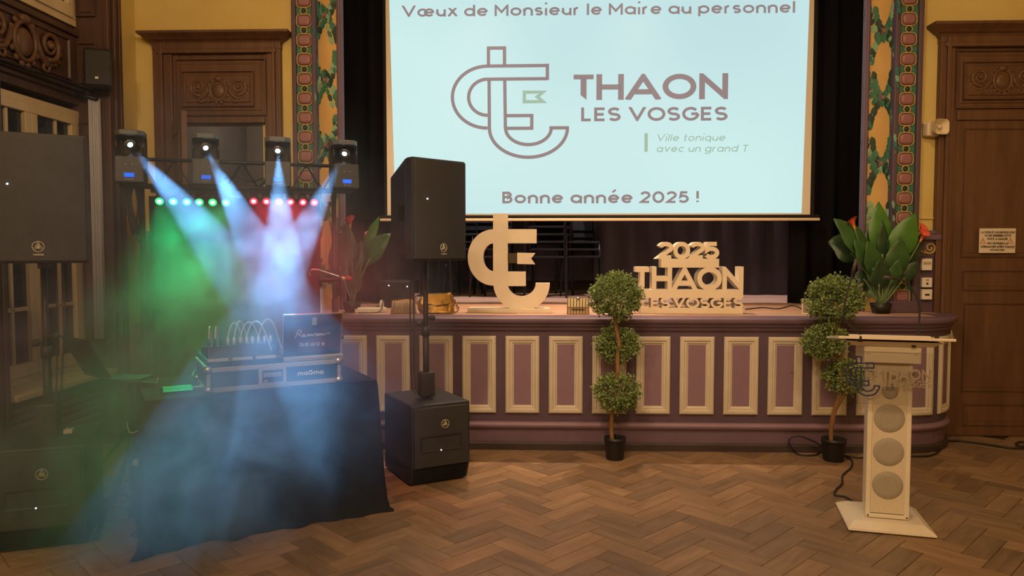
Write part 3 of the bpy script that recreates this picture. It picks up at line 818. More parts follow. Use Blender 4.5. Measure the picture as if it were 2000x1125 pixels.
def stage_panel(sc_, curved):
    h = PWID / 2
    def pt(ds, z, o_):
        if not curved: return (ds, -o_, z)
        p, n = path(sc_ + ds); return (p.x + n.x * o_, p.y + n.y * o_, z)
    nx = 6 if curved else 1
    b = MB(); ringn = 2 * (nx + 1)
    for (i_, o_) in FP:
        for k in range(nx + 1): b.v.append(pt(-h + i_ + (2 * h - 2 * i_) * k / nx, PZ0 + i_, o_))
        for k in range(nx, -1, -1): b.v.append(pt(-h + i_ + (2 * h - 2 * i_) * k / nx, PZ1 - i_, o_))
    for r in range(len(FP) - 1):
        for k in range(ringn):
            k2 = (k + 1) % ringn
            b.f.append([r * ringn + k, r * ringn + k2, (r + 1) * ringn + k2, (r + 1) * ringn + k]); b.m.append(0); b.s.append(False)
    c = MB(); i_ = .064
    vv = []
    for k in range(nx + 1):
        ds = -h + i_ + (2 * h - 2 * i_) * k / nx; vv += [pt(ds, PZ0 + i_, .004), pt(ds, PZ1 - i_, .004)]
    c.add(vv, [(2 * k, 2 * k + 2, 2 * k + 3, 2 * k + 1) for k in range(nx)])
    return b, c
fb, fc = stage_panel(0, False)
s_first = at(1275, 730, YF).x - XS0
k0 = -int((s_first + arc * .9) / PPIT); proto = None
for k in range(k0, 40):
    s = s_first + k * PPIT
    if s > Ls + arc - .1: break
    cur = s - PWID / 2 < 0 or s + PWID / 2 > Ls
    if not cur:
        p, _ = path(s)
        if proto is None:
            proto = (fb.build('panel_frame', m_ivory, stg, (p.x, p.y, 0)), fc.build('panel_field', m_rose, stg, (p.x, p.y, 0)))
        else:
            put('panel_frame', proto[0].data, stg, (p.x, p.y, 0)); put('panel_field', proto[1].data, stg, (p.x, p.y, 0))
    else:
        a, c = stage_panel(s, True)
        a.build('panel_frame', m_ivory, stg); c.build('panel_field', m_rose, stg)
base = MB().box(XS0 - RAD + .1, XS1 + RAD - .1, YF + .45, 9.4, .9, ST - .02).build('deck_base', m_plinth, stg)
bw = .145; y = YF + .16; r_ = random.Random(5); row = 0
PLK = {}
while y < 9.3:
    x = XS0 - .3 + (row % 3) * -.7
    while x < XS1 + .45:
        Lk = 1.9
        xa, xb = max(x, XS0 - .28 if y < YF + .4 else XS0 - .45), min(x + Lk, XS1 + (.28 if y < YF + .4 else .45))
        if xb - xa > .1:
            MB().box(xa + .002, xb - .002, y + .0015, y + bw - .0015, ST - .02, ST + .001).build('deck_board', m_deck, stg)
        x += Lk
    y += bw; row += 1
for ch in stg.children: ch.matrix_parent_inverse = Matrix.Translation((-XC, -YF, 0))
MB_ = MB().box(opL - 1.6, opR + 1.6, 9.35, 9.5, ST, 5.5).box(opL - 1.75, opL - 1.6, YW + .2, 9.5, ST, 5.5).box(opR + 1.6, opR + 1.75, YW + .2, 9.5, ST, 5.5).box(opL - 1.75, opR + 1.75, YW + .2, 9.5, 5.5, 5.6)
tag(MB_.build('wall_stage', m_greyD), 'dim grey rear and side walls inside the stage house', 'wall', kind='structure')

for (lx, ly, lz, pw) in STAGE_WORK:
    t = thing('stage_work_light', 'bare work light hanging above the rear of the stage', 'lamp', (lx, ly, lz), group='work lights above the stage')
    MB().tube([(0, 0, .06), (0, 0, .77)], .01, 8).lathe([(.03, .05), (.12, .06), (.04, .12)], 16).build('fitting', m_blackm, t)
    ld = bpy.data.lights.new('work_bulb', 'POINT'); ld.energy = pw; ld.color = (.95, .82, .84); ld.shadow_soft_size = .05
    lo = bpy.data.objects.new('work_bulb', ld); COL.objects.link(lo); lo.parent = t

for (lx, ly, lz, pw) in STAGE_FILL:  # added fill lamps for the stage boards, out of view behind the head
    t = thing('floor_fill_light', 'unseen downward lamp added behind the proscenium head to brighten the stage floor', 'lamp', (lx, ly, lz), group='unseen lamps added behind the proscenium head')
    MB().lathe([(.06, .01), (.07, .01), (.07, .2), (.03, .24)], 16).build('can', m_blackm, t); MB().tube([(0, 0, .2), (0, 0, 1.07)], .01, 8).build('hanger', m_blackm, t)
    ld = bpy.data.lights.new('floor_fill_bulb', 'SPOT'); ld.energy = pw; ld.color = (1., .66, .42); ld.spot_size = radians(75); ld.spot_blend = 1.; ld.shadow_soft_size = .05
    lo = bpy.data.objects.new('floor_fill_bulb', ld); COL.objects.link(lo); lo.parent = t

# ------------------------------------------------------------------ stage curtains
m_backdrop = M('backdrop_cloth', '#5b5a62', .95, col2='#4d4c54', scale=(3, 3, .6), spec=.1)
def curtain(name, label, x0, x1, y, z0, z1, amp=.05, wl_=.22, mat=M('wing_cloth', '#1d1d21', .95, spec=.1), th=.012, seed=1):
    r = random.Random(seed); n = max(12, int(abs(x1 - x0) / .025)); b = MB(); front = []
    ph = r.random() * 6
    for k in range(n + 1):
        x = x0 + (x1 - x0) * k / n
        ph += (x1 - x0) / n * 2 * pi / wl_ * r.uniform(.7, 1.3)
        front.append((x, y + amp * sin(ph)))
    poly = front + [(p[0], p[1] + th) for p in reversed(front)]
    b.prism(poly, z0, z1, 'xy', 0, True)
    o = b.build(name, mat); return tag(o, label, 'curtain')
hem = at(1000, 548, 8.9).z
curtain('backdrop_curtain', 'black backdrop curtain hung behind stacked chairs with hem above floor', opL - 1.3, at(1165, 500, 8.9).x, 8.9, hem, 5.3, .03, .35, mat=m_backdrop, seed=2)
curtain('backdrop_curtain', 'black backdrop curtain behind the white year letters reaching the floor', at(1160, 500, 8.7).x, opR + 1.2, 8.7, ST + .003, 5.3, .04, .3, mat=m_backdrop, seed=3)
curtain('wing_curtain', 'black side curtain hanging between projection screen and bushy lily', at(1545, 400, 7.3).x, opR + .7, 7.3, ST + .003, 5.3, .05, .25, seed=4)
curtain('wing_curtain', 'black side curtain hanging between lighting truss and projection screen', opL - .7, at(752, 400, 7.3).x, 7.3, ST + .003, 5.3, .05, .25, seed=5)
curtain('drop_curtain', 'black cloth hanging behind the projection screen', at(735, 300, 7.5).x, at(1600, 300, 7.5).x, 7.5, at(1170, 425, 7.5).z, 5.3, .03, .4, seed=6)
# ------------------------------------------------------------------ projection screen
YS = 7.0
def emis(name, col, s=1.0, col2=None):
    m = bpy.data.materials.new(name); m.use_nodes = True; nt = m.node_tree
    b = nt.nodes['Principled BSDF']; b.inputs['Base Color'].default_value = (.02, .02, .02, 1); b.inputs['Roughness'].default_value = .9
    b.inputs['Specular IOR Level'].default_value = 0.
    b.inputs['Emission Color'].default_value = (*lin(col), 1); b.inputs['Emission Strength'].default_value = s
    if not col2: m.cycles.emission_sampling = 'NONE'
    if col2:
        tc = nt.nodes.new('ShaderNodeTexCoord'); nz = nt.nodes.new('ShaderNodeTexNoise'); nz.inputs['Scale'].default_value = .45; nz.inputs['Detail'].default_value = 0
        mx = nt.nodes.new('ShaderNodeMix'); mx.data_type = 'RGBA'; mx.inputs[6].default_value = (*lin(col), 1); mx.inputs[7].default_value = (*lin(col2), 1)
        rp = nt.nodes.new('ShaderNodeMapRange'); rp.inputs[1].default_value = .35; rp.inputs[2].default_value = .65
        nt.links.new(tc.outputs['Object'], nz.inputs['Vector']); nt.links.new(nz.outputs[0], rp.inputs[0]); nt.links.new(rp.outputs[0], mx.inputs[0]); nt.links.new(mx.outputs[2], b.inputs['Emission Color'])
    return m
e_pic = emis('projected_picture', '#cdeeec', 1.0, '#bfe0e3'); e_txt = emis('projected_mauve', '#938180', 1.0); e_grn = emis('projected_sage', '#a2bba4', 1.0)
m_scr = M('screen_cloth', '#efe6d6', .9); m_sblk = M('screen_black_edge', '#1a1614', .9)
scx = at(1172, 300, YS).x; zbar = at(1172, 428, YS).z
ps = thing('projection_screen', 'large white projection screen showing new year greeting above the stage', 'screen', (scx, YS, zbar))
def SX(px, py=210): return at(px, py, YS).x - scx
def SZ(py, px=1172): return at(px, py, YS).z - zbar
ztop = SZ(-70)
zc = SZ(421)
MB().box(SX(749), SX(1594), 0, .004, zc - .02, ztop).build('black_border', m_sblk, ps)
MB().box(SX(755), SX(1586), -.004, 0, zc, ztop).build('screen_cloth', m_scr, ps)
pic = MB().add([(SX(771), -.006, SZ(417)), (SX(1569), -.006, SZ(417)), (SX(1577.5), -.006, ztop - .05), (SX(761), -.006, ztop - .05)], [(0, 1, 2, 3)]).build('projected_picture', e_pic, ps)
MB().box(SX(741), SX(1604), -.03, .03, SZ(431.5), SZ(426.5)).build('bottom_bar', M('ivory_bar', '#e6d3b6', .5), ps, bevel=.006)
MB().box(SX(741), SX(1604), -.02, .02, SZ(426), SZ(420)).build('bottom_sleeve', m_sblk, ps, bevel=.006)
MB().box(SX(735), SX(1610), -.06, .08, ztop, ztop + .14).build('roller_case', m_white, ps, bevel=.01)
def line(txt, xa, xb, yb, yt, mat, t=.2, gap=.14, space=.4, slant=0.):
    xm = (xa + xb) / 2; W, gl = text_layout(txt, t, gap, space, slant); x0_ = SX(xa); k = (SX(xb) - x0_) / W; z0_ = SZ(yb, xm); h_ = SZ(yt, xm) - z0_
    for (ch, _, _, pss) in gl:
        b = MB()
        for q in pss: b.add([(x0_ + p_[0] * k, -.0085, z0_ + p_[1] * h_) for p_ in q], [tuple(range(len(q)))])
        b.build('letter', mat, pic)
_glyph = glyph
def glyph(ch, t):
    if ch == 'Ŧ':
        W = .72; return W, [[(0, 1 - t * .92), (W, 1 - t * .92), (W, 1), (0, 1)], [(W * .35, .19), (W * .65, 0), (W * .65, .9), (W * .35, .9)]]
    return _glyph(ch, t)
line('Vœux de Monsieur le Maire au personnel', 787, 1549, 29.5, 7.5, e_txt, t=.185, gap=.15, space=.4)
line('ŦHAON', 1120, 1421, 194.5, 145, e_txt, t=.205, gap=.10)
line('LES VOSGES', 1135, 1421, 236.5, 209.5, e_txt, t=.2, gap=.13, space=.42)
line('Ville tonique', 1282, 1416, 275.5, 262.5, e_grn, t=.14, gap=.16, space=.42, slant=.2)
line('avec un grand T', 1282, 1461, 296.8, 283.5, e_grn, t=.14, gap=.16, space=.42, slant=.2)
line('Bonne année 2025 !', 981, 1367, 397, 374, e_txt, t=.2, gap=.15, space=.42)
MB().add([(SX(1259), -.0085, SZ(297)), (SX(1265.5), -.0085, SZ(297)), (SX(1265.5), -.0085, SZ(261)), (SX(1259), -.0085, SZ(261))], [(0, 1, 2, 3)]).build('accent_bar', e_grn, pic)
# emblem as outlined strokes, coordinates of its own drawing (y down)
def EA(cx, cy, rx, ry, a0, a1, n=24): return [(cx + rx * cos(radians(a0 + (a1 - a0) * i / n)), cy - ry * sin(radians(a0 + (a1 - a0) * i / n))) for i in range(n + 1)]
EMB = [
 [(408, 255), (408, 104), (543, 104), (543, 255)],
 [(904, 255), (400, 256)] + EA(400, 518, 297, 262, 90, 270)[1:],
 [(904, 240), (904, 377)],
 [(904, 366), (400, 367)] + EA(400, 519, 160, 153, 90, 270)[1:],
 [(413, 372), (415, 775)] + EA(745, 781, 330, 247, 180, 360)[1:],
 [(545, 372), (550, 775)] + EA(745, 781, 193, 140, 180, 360)[1:],
 [(922, 781), (1088, 781)],
 [(556, 676), (773, 676), (773, 783), (562, 783)]]
EMB_FLAG = [(710, 479), (868, 479), (818, 518), (868, 559), (710, 559), (710, 479)]
def emblem(b, fx, fz, y, t, strokes):
    for st in strokes:
        for q in stroke_quads([(fx(p[0]), fz(p[1])) for p in st], t): b.add([(u, y, v) for u, v in q], [(0, 1, 2, 3)])
    return b
fx = lambda zx: SX(860 + zx / 4.327); fz = lambda zy: SZ(70 + zy / 4.327, 1000)
tk = (SX(1007) - SX(1000)) * .93
emblem(MB(), fx, fz, -.0085, tk, EMB).build('emblem', e_txt, pic)
emblem(MB(), fx, fz, -.0085, tk, [EMB_FLAG]).build('emblem_flag', e_grn, pic)

# ------------------------------------------------------------------ letters standing on the stage
m_foam = M('white_foam_board', '#efe2cc', .6, col2='#e8d9c0', scale=(6, 6, 6))
YT = 6.14
o0 = at(994, 614, YT); tl = thing('emblem_statue', 'cut-out white emblem sculpture with small flag standing on stage plinth', 'sculpture', (o0.x, YT, ST))
def TX(zx): return at(900 + zx / 5.357, 530, YT).x - o0.x
ztb = at(994, 410 + 1105 / 5.357, YT).z
def TZ(zy): return at(994, 410 + zy / 5.357, YT).z - ztb + .001
def sector(cx, cy, rx, ry, rx2, ry2, a0, a1, n=28):
    o = EA(cx, cy, rx, ry, a0, a1, n); i = EA(cx, cy, rx2, ry2, a0, a1, n)
    return [[(TX(p[0]), TZ(p[1])) for p in (o[k], o[k + 1], i[k + 1], i[k])] for k in range(n)]
b = MB(); D_ = .09
for q in sector(342, 530, 269, 295, 110, 148, 90, 270): b.prism(q, 0, D_)
for q in sector(636, 798, 296, 292, 148, 142, 180, 360): b.prism(q, -.0003, D_ + .0003)
for ik, (xa, xb, ya, yb) in enumerate(((338, 490, 70, 806), (338, 793, 234, 381), (486, 679, 680, 829))):
    b.prism([(TX(xa), TZ(yb)), (TX(xb), TZ(yb)), (TX(xb), TZ(ya)), (TX(xa), TZ(ya))], -.0008 - ik * .0004, D_ + .0008 + ik * .0004)
b.build('emblem_body', m_foam, tl)
b = MB().prism([(TX(p), TZ(q)) for p, q in ((590, 480), (782, 484), (735, 541), (778, 602), (590, 598))], .01, D_ - .01); b.build('flag', m_foam, tl)
MB().box(TX(488), TX(592), .04, .046, TZ(590), TZ(485)).build('flag_holder', M('smoked_acrylic', '#4a4038', .2), tl)
MB().box(TX(75), TX(932), -.05, D_ + .05, 0, TZ(1061)).build('plinth', m_foam, tl, bevel=.004)

YV = 6.06
o0 = at(1352, 618, YV); vsn = thing('letter_sculpture', 'stacked white block letters with town name and year on stage edge', 'sculpture', (o0.x, YV, ST))
zvb = at(1352, 618.5, YV).z
def VX(px): return at(px, 560, YV).x - o0.x
def VZ(py): return at(1352, py, YV).z - zvb + .001
D_ = .13
for (xa, xb, ya, yb) in ((1252, 1452, 607, 618.5), (1252, 1452, 571, 588), (1291, 1404, 511, 528.5)):
    MB().box(VX(xa), VX(xb), 0, D_, VZ(yb), VZ(ya)).build('bar', m_foam, vsn, bevel=.002)
def letters(txt, xa, xb, yb, yt, t, gap, space=.4):
    W, gl = text_layout(txt, t, gap, space); k = (VX(xb) - VX(xa)) / W; z0 = VZ(yb); h = VZ(yt) - z0
    for (ch, x, wd, pss) in gl:
        b = MB()
        for iq, q in enumerate(pss): b.prism([(VX(xa) + p[0] * k, z0 + p[1] * h) for p in q], .001 - iq * .00006, D_ - .001 + iq * .00006)
        b.build('letter', m_foam, vsn)
letters('2025', 1286, 1404, 512, 478, .24, .0)
letters('THAON', 1237, 1452, 573, 527, .22, .03)
letters('LES VOSGES', 1254, 1452, 608, 587, .2, .08, .2)

# ------------------------------------------------------------------ stacked chairs at the back of the stage
m_chair = M('chair_black', '#1d1c1f', .5); m_leg = M('chair_leg_black', '#252528', .35, metal=.4)
def chair(label, loc, rz, grp):
    t = thing('stacking_chair', label, 'chair', loc, rz, grp)
    MB().box(-.21, .21, -.21, .21, .43, .455).build('seat', m_chair, t, bevel=.01)
    MB().hexa([(-.2, .2, .58), (.2, .2, .58), (.2, .225, .58), (-.2, .225, .58)], [(-.2, .25, .84), (.2, .25, .84), (.2, .275, .84), (-.2, .275, .84)]).build('backrest', m_chair, t, bevel=.008)
    for sx in (-1, 1):
        MB().tube([(sx * .2, -.19, .44), (sx * .235, -.23, 0)], .012, 6).build('leg', m_leg, t)
        MB().tube([(sx * .2, .28, .84), (sx * .2, .2, .46), (sx * .235, .25, 0)], .012, 6).build('leg', m_leg, t)
    return t
stk = [(905, 8.5, 4, 'black stacking chair in the stack behind the emblem sculpture'), (962, 8.4, 4, 'black stacking chair in the stack behind the emblem plinth'), (1072, 8.3, 8, 'black stacking chair in the tall stack between emblem sculpture and purse'), (1130, 8.6, 3, 'black stacking chair in the low stack behind the striped purse'), (850, 8.4, 3, 'black stacking chair in the stack behind the gold handbag')]
c0 = None
for (px, Y, n, lab) in stk:
    x = at(px, 560, Y).x
    for k in range(n):
        loc = (x, Y, ST + .002 + k * .082)
        lab_ = ('lowest', 'second from floor', 'third from floor', 'fourth from floor', 'fifth from floor', 'sixth from floor', 'seventh from floor', 'topmost')[k if k < n - 1 else 7] + ' ' + lab
        if c0 is None: c0 = chair(lab_, loc, radians(8), 'stacking chairs at the back of the stage')
        else:
            c = tree_copy(c0); c.location = loc; c['label'] = lab_; c.rotation_euler = (0, 0, radians((px * 7) % 30 - 15))

# ------------------------------------------------------------------ small things on the stage edge
def bag_body(b, w_, h_, d_, n=16, squash=.75):
    prof = []
    rows = 8
    for r in range(rows + 1):
        t_ = r / rows; ww = w_ * (1 - (1 - squash) * t_ ** 1.4); dd = d_ * (1 - .6 * t_)
        ring = []
        for k in range(n):
            a = 2 * pi * k / n; cxx = abs(cos(a)) ** .5 * (1 if cos(a) > 0 else -1); sxx = abs(sin(a)) ** .5 * (1 if sin(a) > 0 else -1)
            ring.append((ww / 2 * cxx, dd / 2 * sxx, h_ * t_))
        prof.append(ring)
    o = len(b.v); b.v += [p for r in prof for p in r]
    for r in range(rows):
        for k in range(n):
            k2 = (k + 1) % n; b.f.append([o + r * n + k, o + r * n + k2, o + (r + 1) * n + k2, o + (r + 1) * n + k]); b.m.append(0); b.s.append(True)
    b.f.append([o + rows * n + k for k in range(n)]); b.m.append(0); b.s.append(False)
    b.f.append([o + n - 1 - k for k in range(n)]); b.m.append(0); b.s.append(False)
    return b
m_rib = M('beige_ribbed_leather', '#b39a7a', .5, col2='#9d8468', scale=(30, 30, 4)); m_goldl = M('gold_foil_leather', '#d9b25a', .28, metal=.75, col2='#b98e3a', scale=(14, 14, 14), bump=.5)
m_tan = M('tan_leather', '#a8845c', .5)
p = atz(788, 614, ST); p.y = 5.98; p.x = at(788, 600, 5.98).x
t = thing('ribbed_handbag', 'beige pleated handbag with metal frame behind the speaker pole', 'bag', (p.x, p.y, ST + .002), radians(6))
bag_body(MB(), .21, .105, .09, squash=.88).build('body', m_rib, t)
for k in range(9):
    x = -.088 + k * .022; MB().tube([(x, -.046, .006), (x * .96, -.036, .06), (x * .9, -.02, .105)], .006, 6).build('pleat', m_rib, t)
MB().tube([(-.1, 0, .108), (.1, 0, .108)], .008, 8).build('frame', m_brass, t)
MB().tube(spline([(.085, 0, .108), (.1, -.02, .15), (.115, -.03, .1), (.125, -.035, .03), (.155, -.04, .004)]), .006, 6).build('strap', m_tan, t)
p = Vector((at(856, 600, 6.02).x, 6.02, 0))
t = thing('gold_handbag', 'shiny gold slouchy handbag with strap lying on the stage edge', 'bag', (p.x, p.y, ST + .002), radians(-5))
b = bag_body(MB(), .27, .15, .13, 20, .8); r_ = random.Random(4)
for i, v in enumerate(b.v): b.v[i] = (v[0] + r_.uniform(-.006, .006), v[1] + r_.uniform(-.008, .008), max(0, v[2] + r_.uniform(-.006, .006) + (.02 * v[0] / .13 if v[2] > .1 else 0)))
b.build('body', m_goldl, t)
MB().add([(-.1, -.055, .155), (.11, -.055, .16), (.12, -.075, .09), (.0, -.085, .07), (-.11, -.075, .095), (-.1, .03, .16), (.11, .03, .165)], [(0, 1, 2, 3, 4), (0, 5, 6, 1)]).build('flap', m_goldl, t)
MB().tube(spline([(.1, -.02, .15), (.13, -.03, .12), (.17, -.04, .06), (.165, -.05, .02), (.1, -.06, .008), (.03, -.075, .006)]), .006, 6).build('strap', m_tan, t)
for k in range(4): MB().tube([(.125 + .014 * k + .012 * cos(a), -.035, .135 - .028 * k + .012 * sin(a)) for a in [2 * pi * q / 12 for q in range(12)]], .0035, 5, closed=True).build('chain_link', m_brass, t)
MB().ell((-.12, -.03, .07), (.045, .05, .07), 12, 8).build('side_pocket', m_goldl, t)
p = Vector((at(1129, 600, 5.98).x, 5.98, 0))
t = thing('striped_purse', 'small brown and cream striped clutch purse with clasp on the stage edge', 'bag', (p.x, p.y, ST + .002), radians(-4))
MB().hexa([(-.09, -.03, 0), (.09, -.03, 0), (.09, .035, 0), (-.09, .035, 0)], [(-.087, -.012, .132), (.087, -.012, .132), (.087, .012, .132), (-.087, .012, .132)]).build('body', M('bronze_leather', '#8a6c46', .45), t, bevel=.004)
m_crm = M('cream_leather', '#d8cfa6', .5)
for k in range(7):
    x = -.072 + k * .024; MB().hexa([(x - .006, -.032, .06), (x + .006, -.032, .06), (x + .006, -.02, .06), (x - .006, -.02, .06)], [(x - .007, -.0165, .126), (x + .007, -.0165, .126), (x + .007, -.01, .126), (x - .007, -.01, .126)]).build('stripe', m_crm, t)
    MB().box(x - .003, x + .003, -.0335, -.028, .004, .05).build('stripe', m_crm, t)
MB().box(-.05, .05, -.036, -.026, .036, .046).build('pocket_edge', M('dark_leather', '#4a3824', .5), t)
MB().lathe([(.012, 0), (.012, .01), (.006, .014)], 12, (0, -.014, .126), 'y').build('clasp', m_chrome, t)
# black flight box, power strip, leaning panel
q = rect(752, 553, 801, 600, 6.75)
t = thing('equipment_case', 'black equipment case with two white lamps behind the beige handbag', 'case', ((q[0] + q[1]) / 2, 6.75, ST + .002))
hw = (q[1] - q[0]) / 2 + .02
MB().box(-hw, hw, -.15, .15, 0, .24).build('body', m_blackp, t, bevel=.01)
MB().box(-hw * .5, hw * .5, -.156, -.148, .13, .14).build('seam', m_leg, t)
MB().tube(spline([(-.06, -.15, .05), (-.05, -.18, .08), (.05, -.18, .08), (.06, -.15, .05)]), .006, 6).build('handle', m_leg, t)
e_dot = emis('status_white', '#ffffff', 5.)
for (dx, dz) in ((-.05, .2), (hw - .02, .19)): MB().lathe([(.005, 0), (.004, .006)], 10, (dx, -.15, dz), 'y').build('indicator_lamp', e_dot, t)
p = at(724, 602, 6.1)
t = thing('power_strip', 'white power strip with plug and cord between lily pot and handbag', 'power strip', (p.x, 6.1, ST + .002), radians(12))
MB().box(-.13, .13, -.03, .03, 0, .04).build('body', m_white, t, bevel=.008)
MB().lathe([(.02, .04), (.02, .07), (.012, .1)], 12, (.09, 0, 0)).build('plug', m_white, t)
MB().tube(spline([(.09, 0, .1), (.1, -.03, .08), (.06, -.07, .005), (-.1, -.09, .005)]), .004, 6).build('cord', m_blackp, t)
q = rect(1572, 588, 1591, 616, 6.05)
t = thing('leaning_panel', 'small cream edged panel standing on stage behind the round topiary', 'panel', ((q[0] + q[1]) / 2, 6.05, ST + .002), radians(-20))
MB().box(-.06, .12, -.012, .012, 0, .125).build('panel', m_grey, t, bevel=.003)
b = MB(); b.rings([(-.06, .12, 0, .125, -.013), (-.06, .12, 0, .125, -.017), (-.05, .11, .01, .115, -.017), (-.05, .11, .01, .115, -.013)], False); b.build('edge', m_foam, t)
pts = [atz(*q_, ST + .006) for q_ in ((1456, 604), (1490, 601), (1520, 603), (1545, 597), (1562, 601), (1573, 612))]
tag(MB().tube(spline(pts), .005, 6).build('stage_cable', m_blackp), 'thin black cable lying across the stage boards beside letter sculpture', 'cable')
# wall sockets and siren
for (ya, yb, lab, hole) in ((505, 528, 'blank cream wall plate above two sockets beside the bushy lily', 0), (542, 561, 'cream wall socket plate with round hole, middle of three', 1), (565, 585, 'cream wall socket plate with slot, lowest of three', 2)):
    q = rect(1798, ya, 1818, yb, YW - .04)
    t = thing('wall_socket', lab, 'socket', (q[0], YW - .03, q[2]))
    MB().box(0, q[1] - q[0], -.035, 0, 0, q[3] - q[2]).build('plate', m_white, t, bevel=.005)
    cx, cz = (q[1] - q[0]) / 2, (q[3] - q[2]) / 2
    if hole == 0: MB().box(cx - .03, cx + .03, -.0375, -.034, cz, cz + .022).build('label_field', M('faded_label', '#b9a58c', .8), t)
    if hole == 1: MB().lathe([(.009, 0), (.009, .004)], 12, (cx, -.034, cz - .01), 'y').build('hole', m_ink, t); MB().box(cx - .012, cx + .014, -.0375, -.034, cz + .014, cz + .028).build('label_field', MATS['faded_label'], t)
    if hole == 2: MB().box(cx - .018, cx + .018, -.038, -.034, cz - .008, cz + .006).build('slot', m_ink, t)
p = at(1817, 252, YW)
t = thing('horn_siren', 'cream square horn siren mounted on ochre wall beside closed door', 'siren', (p.x, YW, p.z), radians(12))
m_horn = M('aged_ivory_plastic', '#e3d3b4', .5)
hb = rsq(.135, .125, .035); n = len(hb)
b = MB().add([(x, -.13, z) for x, z in hb] + [(x * .78, -.05, z * .78) for x, z in hb], [(k, n + k, n + (k + 1) % n, (k + 1) % n) for k in range(n)])
b.add([(x, -.13, z) for x, z in hb] + [(x * .35, -.09, z * .35) for x, z in hb], [(k, (k + 1) % n, n + (k + 1) % n, n + k) for k in range(n)] + [tuple(range(n, 2 * n))]).build('horn', m_horn, t)
MB().lathe([(.018, .09), (.016, .115), (.006, .12)], 12, (0, 0, 0), 'y').build('driver', m_horn, t)
MB().cbox((-.02, -.03, -.01), (.11, .07, .12)).build('housing', m_horn, t, bevel=.015)
MB().tube([(-.09, -.02, .04), (-.02, -.02, .04)], .008, 6).build('conduit', m_horn, t)
p = at(1858, 656, YD)
tag(MB().add([(p.x - .012, YD - .004, p.z + .05), (p.x - .006, YD - .012, p.z + .05), (p.x + .022, YD - .03, p.z - .05), (p.x + .006, YD - .006, p.z - .045), (p.x - .012, YD - .006, p.z + .0)], [(0, 1, 2, 3, 4)]).prism([(p.x - .012, p.z + .05), (p.x - .014, p.z + .0), (p.x + .004, p.z - .046), (p.x + .01, p.z - .04), (p.x - .002, p.z + .01), (p.x - .004, p.z + .05)], YD - .014, YD - .003).build('tape_curl', m_white), 'curl of torn white tape on the closed door jamb', 'tape')
p = atx(262, 442, XL + .0)
q = at(262, 442, YW)
t = thing('wall_junction_box', 'small pale junction box on ochre wall below the end scanner light', 'socket', (q.x + .0, YW, q.z))
MB().box(-.03, .03, -.05, 0, -.07, .05).build('box', m_white, t, bevel=.006)
MB().box(-.018, .018, -.056, -.05, -.02, .03).build('cover', MATS['faded_label'], t)
# ------------------------------------------------------------------ loudspeakers
m_logo = M('badge_silver', '#c9c2b2', .4, metal=.2)
def fork_badge(parent, x, z, y, r, word):
    b = MB().tube([(x + r * cos(a), y - .002, z + r * sin(a)) for a in [2 * pi * k / 28 for k in range(28)]], r * .09, 5, closed=True)
    for k in range(3):
        a = pi / 2 + k * 2 * pi / 3; d = Vector((cos(a), 0, sin(a))); e = Vector((-sin(a), 0, cos(a))); c = Vector((x, y - .002, z))
        b.tube([c - d * r * .25, c + d * r * .86], r * .06, 5)
        for sg in (-1, 1): b.tube([c + d * r * .2 + e * sg * r * .05, c + d * r * .3 + e * sg * r * .2, c + d * r * .78 + e * sg * r * .2], r * .06, 5)
        b.tube([c, c - d * r * .55], r * .09, 5)
    g = b.build('badge', m_logo, parent)
    if word: text_mesh(MB(), 'YAMAHA', x - r * .95, x + r * .95, z - r * 1.75, r * .42, y - .003, t=.26, gap=.1).build('wordmark', m_logo, g)
SW, SH, SD = .45, .665, .39
def speaker(label, loc, rz):
    t = thing('loudspeaker', label, 'speaker', loc, rz)
    f, bk, w1_, w2 = -SD / 2, SD / 2, SW / 2, SW * .27
    b = MB()
    b.hexa([(-w1_, f, 0), (w1_, f, 0), (w1_, f, SH), (-w1_, f, SH)], [(-w1_ * .97, f + .08, 0), (w1_ * .97, f + .08, 0), (w1_ * .97, f + .08, SH), (-w1_ * .97, f + .08, SH)])
    b.hexa([(-w1_ * .97, f + .08, 0), (w1_ * .97, f + .08, 0), (w1_ * .97, f + .08, SH), (-w1_ * .97, f + .08, SH)], [(-w2, bk, .1), (w2, bk, .1), (w2, bk, SH - .1), (-w2, bk, SH - .1)])
    b.build('cabinet', m_blackp, t, bevel=.012)
    gr = MB(); n = 10; g0 = w1_ - .012
    fr = [(-g0 + 2 * g0 * k / n, f - .012 - .022 * (1 - ((2 * k / n - 1) ** 2))) for k in range(n + 1)]
    gr.prism(fr + [(g0, f + .002), (-g0, f + .002)], .012, SH - .012, 'xy', 0, False)
    g = gr.build('grille', m_grill, t, bevel=.004)
    fork_badge(t, 0, .085, f - .036, .026, True)
    MB().lathe([(.0045, 0), (.003, .006)], 10, (-w1_ * .55, f - .028, SH * .6), 'y').build('status_led', e_dot, t)
    for sg in (-1, 1):
        MB().hexa([(sg * .205, f + .1, .26), (sg * .216, f + .1, .26), (sg * .216, f + .1, .36), (sg * .205, f + .1, .36)], [(sg * .15, f + .24, .26), (sg * .168, f + .24, .26), (sg * .168, f + .24, .36), (sg * .15, f + .24, .36)]).build('handle', m_black, t)
    MB().lathe([(.03, -.03), (.03, 0)], 16).build('pole_cup', m_blackp, t)
    return t
BW, BH, BD = .42, .545, .54
